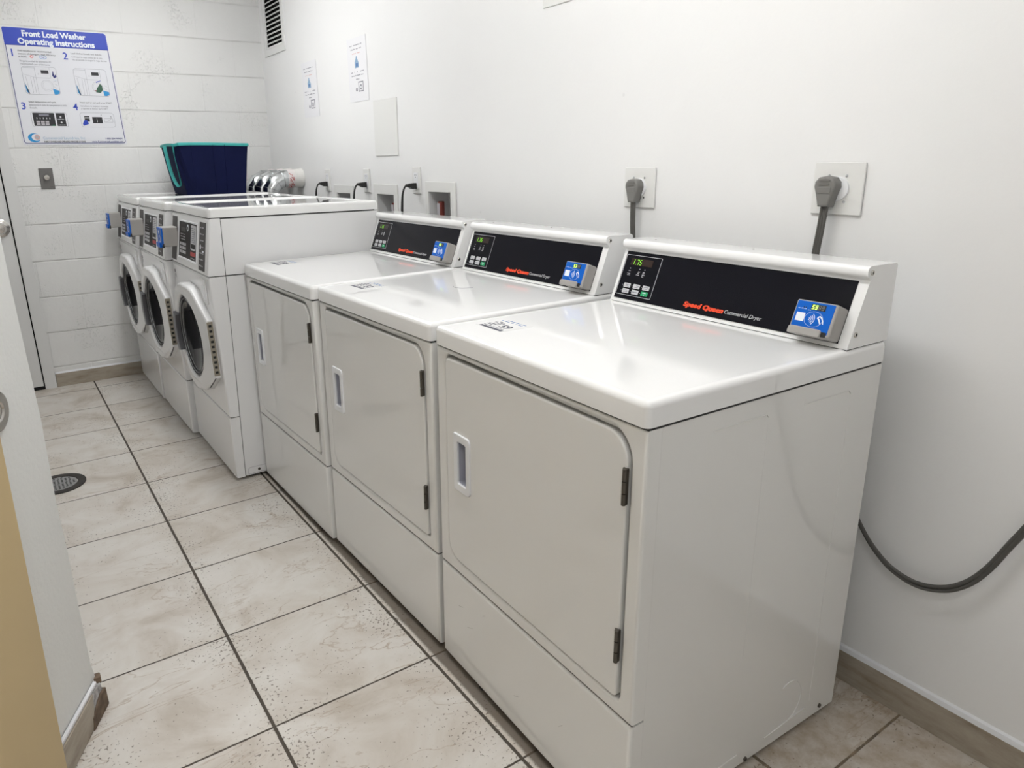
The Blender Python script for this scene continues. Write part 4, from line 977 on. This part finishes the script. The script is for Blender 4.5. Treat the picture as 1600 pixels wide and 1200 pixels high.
# big range outlets with grey dryer plugs
def dryer_outlet(y0, y1, z0, z1, pa, pz, lab, klab, grp_end):
    t = tag(empty('dryer_outlet', (0, (y0+y1)/2, z0)), lab, 'outlet', 'large square dryer outlets')
    yc = (y0+y1)/2; O = lambda a, c, w_: Vector((-w_, a-yc, c-z0))
    b = MB(); b.plate(O, [rrect(y0, z0, y1, z1, 0.003, 3)], 0.004, 'cover', bevel=0.002, w0=0.006)
    for a_, c_ in ((y0+0.040, z1-0.030), (y1-0.038, z1-0.030), (y0+0.040, z0+0.030), (y1-0.038, z0+0.030)):
        b.lathe(O, a_, c_, [(0.0032, 0.006), (0.003, 0.0075), (0.001, 0.0075)], 'steel', n=10)
    b.build('cover_plate', t)
    b = MB(); b.lathe(O, yc, (z0+z1)/2, [(0.0275, 0.006), (0.0275, 0.010), (0.026, 0.011), (0.001, 0.011)], 'plastic_white', n=32); b.build('receptacle', t)
    # plug and cord: the cord is a thing of its own
    p = tag(empty('power_cord', (-0.0112, pa, pz)), klab, 'cord')
    Q = lambda a, c, w_: Vector((-w_, a, c))
    out = [(-0.013, -0.040), (0.013, -0.040), (0.020, -0.012), (0.0255, 0.004), (0.0245, 0.016), (0.016, 0.026), (0.0, 0.029), (-0.016, 0.026), (-0.0245, 0.016), (-0.0255, 0.004), (-0.020, -0.012)]
    b = MB(); b.plate(Q, [out], 0.026, 'plug_grey', bevel=0.006, w0=0.027)
    b.plate(Q, [rrect(-0.016, -0.010, 0.016, 0.004, 0.002, 2)], 0.002, 'plug_grey', bevel=0.0006, w0=0.0282)
    for c_ in (0.010, 0.018): b.box(-0.0290, -0.012, c_, -0.0265, 0.012, c_+0.002, 'plug_grey')
    b.build('plug', p)
    b = MB()
    for s_ in (-0.0055, 0.0, 0.0055):
        b.tube(smooth_path([(-0.014, s_, -0.036), (-0.014, s_*1.05, -0.035), (-0.016, s_+grp_end[0]*0.3, -0.10), (-0.016, s_+grp_end[0]*0.7, -0.16), (-0.018, s_+grp_end[0], -0.28)], 6), 0.0038, 'cord_grey', n=8)
    b.build('cord', p)
    return t
dryer_outlet(0.732, 0.852, 1.161, 1.278, 0.795, 1.217, 'large square white outlet behind the middle dryer', 'grey dryer plug and flat cord behind the middle dryer', (-0.012, 0))
dryer_outlet(0.132, 0.250, 1.170, 1.288, 0.204, 1.229, 'large square white outlet behind the nearest dryer', 'grey dryer plug and flat cord behind the nearest dryer', (0.012, 0))
# loose cord drooping along the wall beside the nearest dryer
b = MB()
pp = [(-0.040, 0.10, 0.62), (-0.032, 0.05, 0.50), (-0.028, 0.022, 0.448), (-0.028, -0.012, 0.407), (-0.030, -0.058, 0.375), (-0.031, -0.113, 0.364), (-0.030, -0.166, 0.380), (-0.028, -0.206, 0.415), (-0.026, -0.236, 0.465), (-0.024, -0.262, 0.53), (-0.022, -0.290, 0.60), (-0.020, -0.33, 0.72), (-0.018, -0.36, 0.85), (-0.012, -0.37, 1.00)]
base = Vector(pp[5])
for s_ in (-0.0040, 0.0040):
    b.tube(smooth_path([(x, y_+s_*0.5, z_+s_) for x, y_, z_ in pp], 6), 0.0045, 'cord_grey', n=8)
tag(b.build('drooping_cord'), 'dark grey flat cord drooping in a loop along the right wall', 'cord')

# ------------------------------------------------------------------ on the far wall
# grey plate with a round timer knob
t = tag(empty('timer_switch', (-1.355, YF, 1.193)), 'grey metal plate with a silver dial on the block wall', 'switch')
S2 = lambda a, c, w_: Vector((a, -w_, c))
b = MB(); b.plate(S2, [rrect(-0.036, 0.0, 0.036, 0.118, 0.002, 2)], 0.004, 'grey_plate', bevel=0.001, w0=0.005)
for a in range(-60, 241, 30): b.box(0.022*math.cos(math.radians(a))-0.001, -0.0058, 0.066+0.022*math.sin(math.radians(a))-0.001, 0.022*math.cos(math.radians(a))+0.001, -0.0048, 0.066+0.022*math.sin(math.radians(a))+0.001, 'black')
b.micro(S2, 0.010, 0.012, 0.018, 0.002, 'black', flip=False, w=0.0055, seed=2)
b.build('plate', t)
b = MB(); b.lathe(S2, 0.0, 0.066, [(0.017, 0.005), (0.017, 0.010), (0.014, 0.020), (0.001, 0.021)], 'chrome', n=24); b.build('dial', t)

# instruction poster, printed content placed in sheet coordinates
t = tag(empty('instruction_poster', (-1.17, YF, 1.441)), 'blue and white washer instruction poster on the block wall', 'poster')
cTL, cTR, cBR, cBL = Vector((-1.457, 2.067)), Vector((-0.930, 2.067)), Vector((-0.894, 1.441)), Vector((-1.443, 1.441))
PW, PH = 0.54, 0.626
def PO(u, v, w_):
    # u, v in metres on the sheet
    uu, vv = u/PW, v/PH
    p = (cBL.lerp(cBR, uu)).lerp(cTL.lerp(cTR, uu), vv)
    return Vector((p.x+1.17, -w_, p.y-1.441))
def U(u): return u*PW
def Vv(v): return v*PH
b = MB(); b.plate(PO, [rrect(0, 0, PW, PH, 0.010, 4)], 0.002, 'poster_white', w0=0.003); b.build('sheet', t)
P3 = lambda a, c, w_: PO(a, c, w_+0.003)
b = MB(); b.plate(P3, [rrect(0.004, Vv(0.848), PW-0.004, PH-0.004, [0.0, 0.0, 0.014, 0.008], 4)], 0.0003, 'poster_blue', w0=0.0004)
b.plate(P3, [rrect(0.006, 0.008, PW-0.006, Vv(0.852), [0.014, 0.014, 0.0, 0.0], 4), rrect(0.0095, 0.0115, PW-0.0095, Vv(0.849), [0.011, 0.011, 0.0, 0.0], 4)], 0.0003, 'poster_navy', w0=0.0004)
b.build('blue_border', t)
b = MB(); b.text('Front Load Washer', P3, U(0.182), Vv(0.928), 0.042, 'white_print', flip=False, bold=0.0016, w=0.0007, width=U(0.606))
b.text('Operating Instructions', P3, U(0.131), Vv(0.864), 0.042, 'white_print', flip=False, bold=0.0016, w=0.0007, width=U(0.730)); b.build('heading', t)
b = MB()
for s_, u_, v_ in (('1', 0.035, 0.752), ('2', 0.527, 0.745), ('3', 0.045, 0.305), ('4', 0.530, 0.305)):
    b = MB(); b.text(s_, P3, U(u_), Vv(v_)+0.004, 0.052, 'poster_blue', flip=False, bold=0.0008); b.build('step_number', t)
b = MB()
def ln(s_, u0, u1, v, m_='poster_black', size=0.013):
    b.text(s_, P3, U(u0), Vv(v)-0.004, size, m_, flip=False, width=U(u1-u0))
ln('Add manufacturer recommended', 0.112, 0.422, 0.806); ln('amount of detergent. High Efficiency', 0.112, 0.459, 0.780); ln('as shown.', 0.110, 0.189, 0.757)
ln('Ponga la cantidad de detergente HE', 0.115, 0.403, 0.720, 'ink'); ln('recomendada por el fabricante', 0.118, 0.388, 0.696, 'ink')
ln('Load clothes loosely and shut lid.', 0.610, 0.914, 0.806); ln('Coloque la ropa suelta en la tina', 0.612, 0.912, 0.776, 'ink'); ln('No se exceda ni cargue la ropa de mas', 0.612, 0.952, 0.752, 'ink')
ln('Select temperature and cycle.', 0.122, 0.378, 0.376); ln('Seleccione el ciclo de temperatura o ciclo', 0.122, 0.476, 0.349, 'ink'); ln('deseado.', 0.122, 0.193, 0.325, 'ink')
ln('Insert card or coin and press START.', 0.607, 0.926, 0.380); ln('Introduzca su tarjeta o monedas', 0.607, 0.879, 0.349, 'ink'); ln('y oprima el boton de START', 0.606, 0.869, 0.326, 'ink')
b.build('step_text', t)
def frame_line(b, u0, v0, u1, v1, r=0.016, m_='ink', th=0.0012):
    b.plate(P3, [rrect(U(u0), Vv(v0), U(u1), Vv(v1), r, 4), rrect(U(u0)+th, Vv(v0)+th, U(u1)-th, Vv(v1)-th, r-th, 4)], 0.0002, m_, w0=0.0006)
def seg(b, u0, v0, u1, v1, m_='ink', th=0.0009):
    p, q = Vector((U(u0), Vv(v0))), Vector((U(u1), Vv(v1))); d_ = (q-p).normalized(); n_ = Vector((-d_.y, d_.x))*th/2
    b.plate(P3, [[tuple(p+n_), tuple(q+n_), tuple(q-n_), tuple(p-n_)]], 0.0002, m_, w0=0.0006)
def machine_pic(u0, v0, u1, v1, second):
    b = MB(); frame_line(b, u0, v0, u1, v1)
    w_, h_ = u1-u0, v1-v0
    X = lambda f: u0+f*w_
    Y = lambda f: v0+f*h_
    seg(b, X(.37), Y(0.02), X(.37), Y(.98)); seg(b, X(.02), Y(.72), X(.37), Y(.60)); seg(b, X(.37), Y(.60), X(.80), Y(.60)); seg(b, X(.80), Y(.98), X(.80), Y(.62))
    seg(b, X(.03), Y(.95), X(.37), Y(.95)); seg(b, X(.22), Y(.62), X(.22), Y(.04)); seg(b, X(.30), Y(.62), X(.30), Y(.04)); seg(b, X(.08), Y(.66), X(.12), Y(.10))
    b.plate(P3, [circ(U(X(.66)), Vv(Y(.33)), 0.030, 28), circ(U(X(.66)), Vv(Y(.33)), 0.0292, 28)], 0.0002, 'ink', w0=0.0006)
    b.plate(P3, [circ(U(X(.66)), Vv(Y(.33)), 0.023, 28), circ(U(X(.66)), Vv(Y(.33)), 0.0225, 28)], 0.0002, 'ink', w0=0.0006)
    b.plate(P3, [rect(U(X(.54)), Vv(Y(.76)), U(X(.76)), Vv(Y(.88)))], 0.0002, 'poster_black', w0=0.0006)
    b.plate(P3, [circ(U(X(.46)), Vv(Y(.74)), 0.003, 12), circ(U(X(.46)), Vv(Y(.74)), 0.0022, 12)], 0.0002, 'ink', w0=0.0006)
    b.plate(P3, [[(U(X(.02)), Vv(Y(.42))), (U(X(.08)), Vv(Y(.04))), (U(X(.12)), Vv(Y(.02))), (U(X(.03)), Vv(Y(.10)))]], 0.0002, 'poster_cyan', w0=0.0007)
    b.plate(P3, [[(U(X(.80)), Vv(Y(.22))), (U(X(.86)), Vv(Y(.20))), (U(X(.985)), Vv(Y(.16))), (U(X(.98)), Vv(Y(.06))), (U(X(.90)), Vv(Y(.015))), (U(X(.82)), Vv(Y(.015)))]], 0.0002, 'poster_cyan', w0=0.0007)
    if second:
        b.plate(P3, [[(U(X(x)), Vv(Y(y_))) for x, y_ in ((.58, .14), (.72, .12), (.80, .24), (.80, .40), (.74, .46), (.68, .36), (.63, .30))]], 0.0002, 'poster_green', w0=0.0009)
        b.plate(P3, [[(U(X(x)), Vv(Y(y_))) for x, y_ in ((.64, .50), (.78, .56), (.78, .58), (.62, .53))]], 0.0002, 'poster_blue', w0=0.0009)
        b.plate(P3, [[(U(X(x)), Vv(Y(y_))) for x, y_ in ((.52, .20), (.60, .22), (.62, .16))]], 0.0002, 'copper', w0=0.0009)
    else:
        b.plate(P3, [[(U(X(x)), Vv(Y(y_))) for x, y_ in ((.85, .70), (.89, .86), (.90, .86), (.91, .70), (.96, .74), (.98, .66), (.90, .60))]], 0.0002, 'poster_navy', w0=0.0009)
        seg(b, X(.86), Y(.55), X(.95), Y(.52), 'poster_cyan'); seg(b, X(.84), Y(.47), X(.94), Y(.50))
    for s in ((.88, .40, .96, .34), (.84, .30, .93, .24)): seg(b, X(s[0]), Y(s[1]), X(s[2]), Y(s[3]))
    b.build('step_picture', t)
machine_pic(0.115, 0.440, 0.437, 0.678, False); machine_pic(0.598, 0.440, 0.922, 0.678, True)
b = MB(); frame_line(b, 0.118, 0.158, 0.453, 0.291, 0.014)
b.plate(P3, [rrect(U(0.135), Vv(0.168), U(0.335), Vv(0.282), 0.003, 3)], 0.0002, 'poster_black', w0=0.0007)
b.plate(P3, [rect(U(0.350), Vv(0.168), U(0.435), Vv(0.282))], 0.0002, 'poster_black', w0=0.0007)
b.plate(P3, [rect(U(0.190), Vv(0.255), U(0.285), Vv(0.272))], 0.0002, 'ink', w0=0.0010)
for r_ in range(2):
    for c_ in range(3): b.plate(P3, [rect(U(0.158+c_*0.042), Vv(0.176+r_*0.020), U(0.192+c_*0.042), Vv(0.192+r_*0.020))], 0.0002, 'label_grey', w0=0.0010)
for c_ in range(5): b.plate(P3, [rect(U(0.165+c_*0.030), Vv(0.228), U(0.172+c_*0.030), Vv(0.242))], 0.0002, 'btn', w0=0.0010)
for v_ in (0.200, 0.248): b.plate(P3, [circ(U(0.392), Vv(v_), 0.005, 10)], 0.0002, 'btn', w0=0.0010)
b.micro(P3, U(0.362), Vv(0.226), U(0.06), 0.004, 'btn', flip=False, w=0.0009, seed=1); b.micro(P3, U(0.362), Vv(0.176), U(0.06), 0.004, 'btn', flip=False, w=0.0009, seed=2)
b.plate(P3, [rect(U(0.30), Vv(0.172), U(0.33), Vv(0.178))], 0.0002, 'green_btn', w0=0.0010); b.build('step_picture', t)
b = MB(); frame_line(b, 0.581, 0.160, 0.917, 0.290, 0.014)
b.plate(P3, [rect(U(0.620), Vv(0.210), U(0.670), Vv(0.260))], 0.0002, 'poster_black', w0=0.0007); b.plate(P3, [rect(U(0.624), Vv(0.240), U(0.666), Vv(0.247))], 0.0002, 'paper', w0=0.0010)
b.plate(P3, [[(U(x), Vv(y_)) for x, y_ in ((.595, .190), (.600, .172), (.655, .190), (.640, .225), (.615, .222))]], 0.0002, 'poster_blue', w0=0.0011)
b.plate(P3, [rect(U(0.697), Vv(0.196), U(0.795), Vv(0.252))], 0.0002, 'poster_black', w0=0.0007); b.plate(P3, [rect(U(0.740), Vv(0.205), U(0.744), Vv(0.240))], 0.0002, 'btn', w0=0.0010)
frame_line(b, 0.812, 0.205, 0.900, 0.240, 0.003); seg(b, 0.83, 0.21, 0.87, 0.225); seg(b, 0.87, 0.225, 0.895, 0.255); b.plate(P3, [circ(U(0.885), Vv(0.256), 0.003, 10)], 0.0002, 'ink', w0=0.0010); b.plate(P3, [circ(U(0.79), Vv(0.270), 0.003, 10)], 0.0002, 'ink', w0=0.0010)
b.build('step_picture', t)
b = MB()
cres = circ(U(0.112), Vv(0.064), 0.032, 28, 40, 320, ry=0.025) + circ(U(0.128), Vv(0.068), 0.022, 24, 40, 320, ry=0.019)[::-1]
b.plate(P3, [cres], 0.0002, 'poster_cyan', w0=0.0007)
b.plate(P3, [circ(U(0.138), Vv(0.068), 0.014, 16)], 0.0002, 'ink_red', w0=0.0006); b.plate(P3, [circ(U(0.138), Vv(0.068), 0.010, 16)], 0.0002, 'label_grey', w0=0.0010)
b.build('logo', t); b = MB()
b.plate(P3, [circ(U(0.232), Vv(0.760), 0.009, 14, ry=0.007), circ(U(0.232), Vv(0.760), 0.006, 14, ry=0.004)], 0.0002, 'orange', w0=0.0007)
b.build('detergent_symbol', t); b = MB()
b.plate(P3, [circ(U(0.336), Vv(0.758), 0.018, 18, ry=0.010), circ(U(0.336), Vv(0.758), 0.016, 18, ry=0.008)], 0.0002, 'poster_cyan', w0=0.0007)
b.text('he', P3, U(0.322), Vv(0.751), 0.015, 'poster_blue', flip=False)
b.build('detergent_symbol', t)
b = MB(); b.text('Commercial Laundries, Inc.', P3, U(0.190), Vv(0.051), 0.020, 'pale_blue', flip=False, width=U(0.406), w=0.0007)
b.text('FAMILY OWNED AND OPERATED FOR OVER 50 YEARS', P3, U(0.194), Vv(0.022), 0.012, 'poster_black', flip=False, width=U(0.394), bold=0.0003, w=0.0007)
b.text('1-800-254-WASH', P3, U(0.790), Vv(0.050), 0.013, 'poster_navy', flip=False, width=U(0.170), bold=0.0003, w=0.0007)
b.text('www.CommercialLaundries.com', P3, U(0.650), Vv(0.022), 0.013, 'poster_navy', flip=False, width=U(0.315), bold=0.0003, w=0.0007); b.build('footer_text', t)
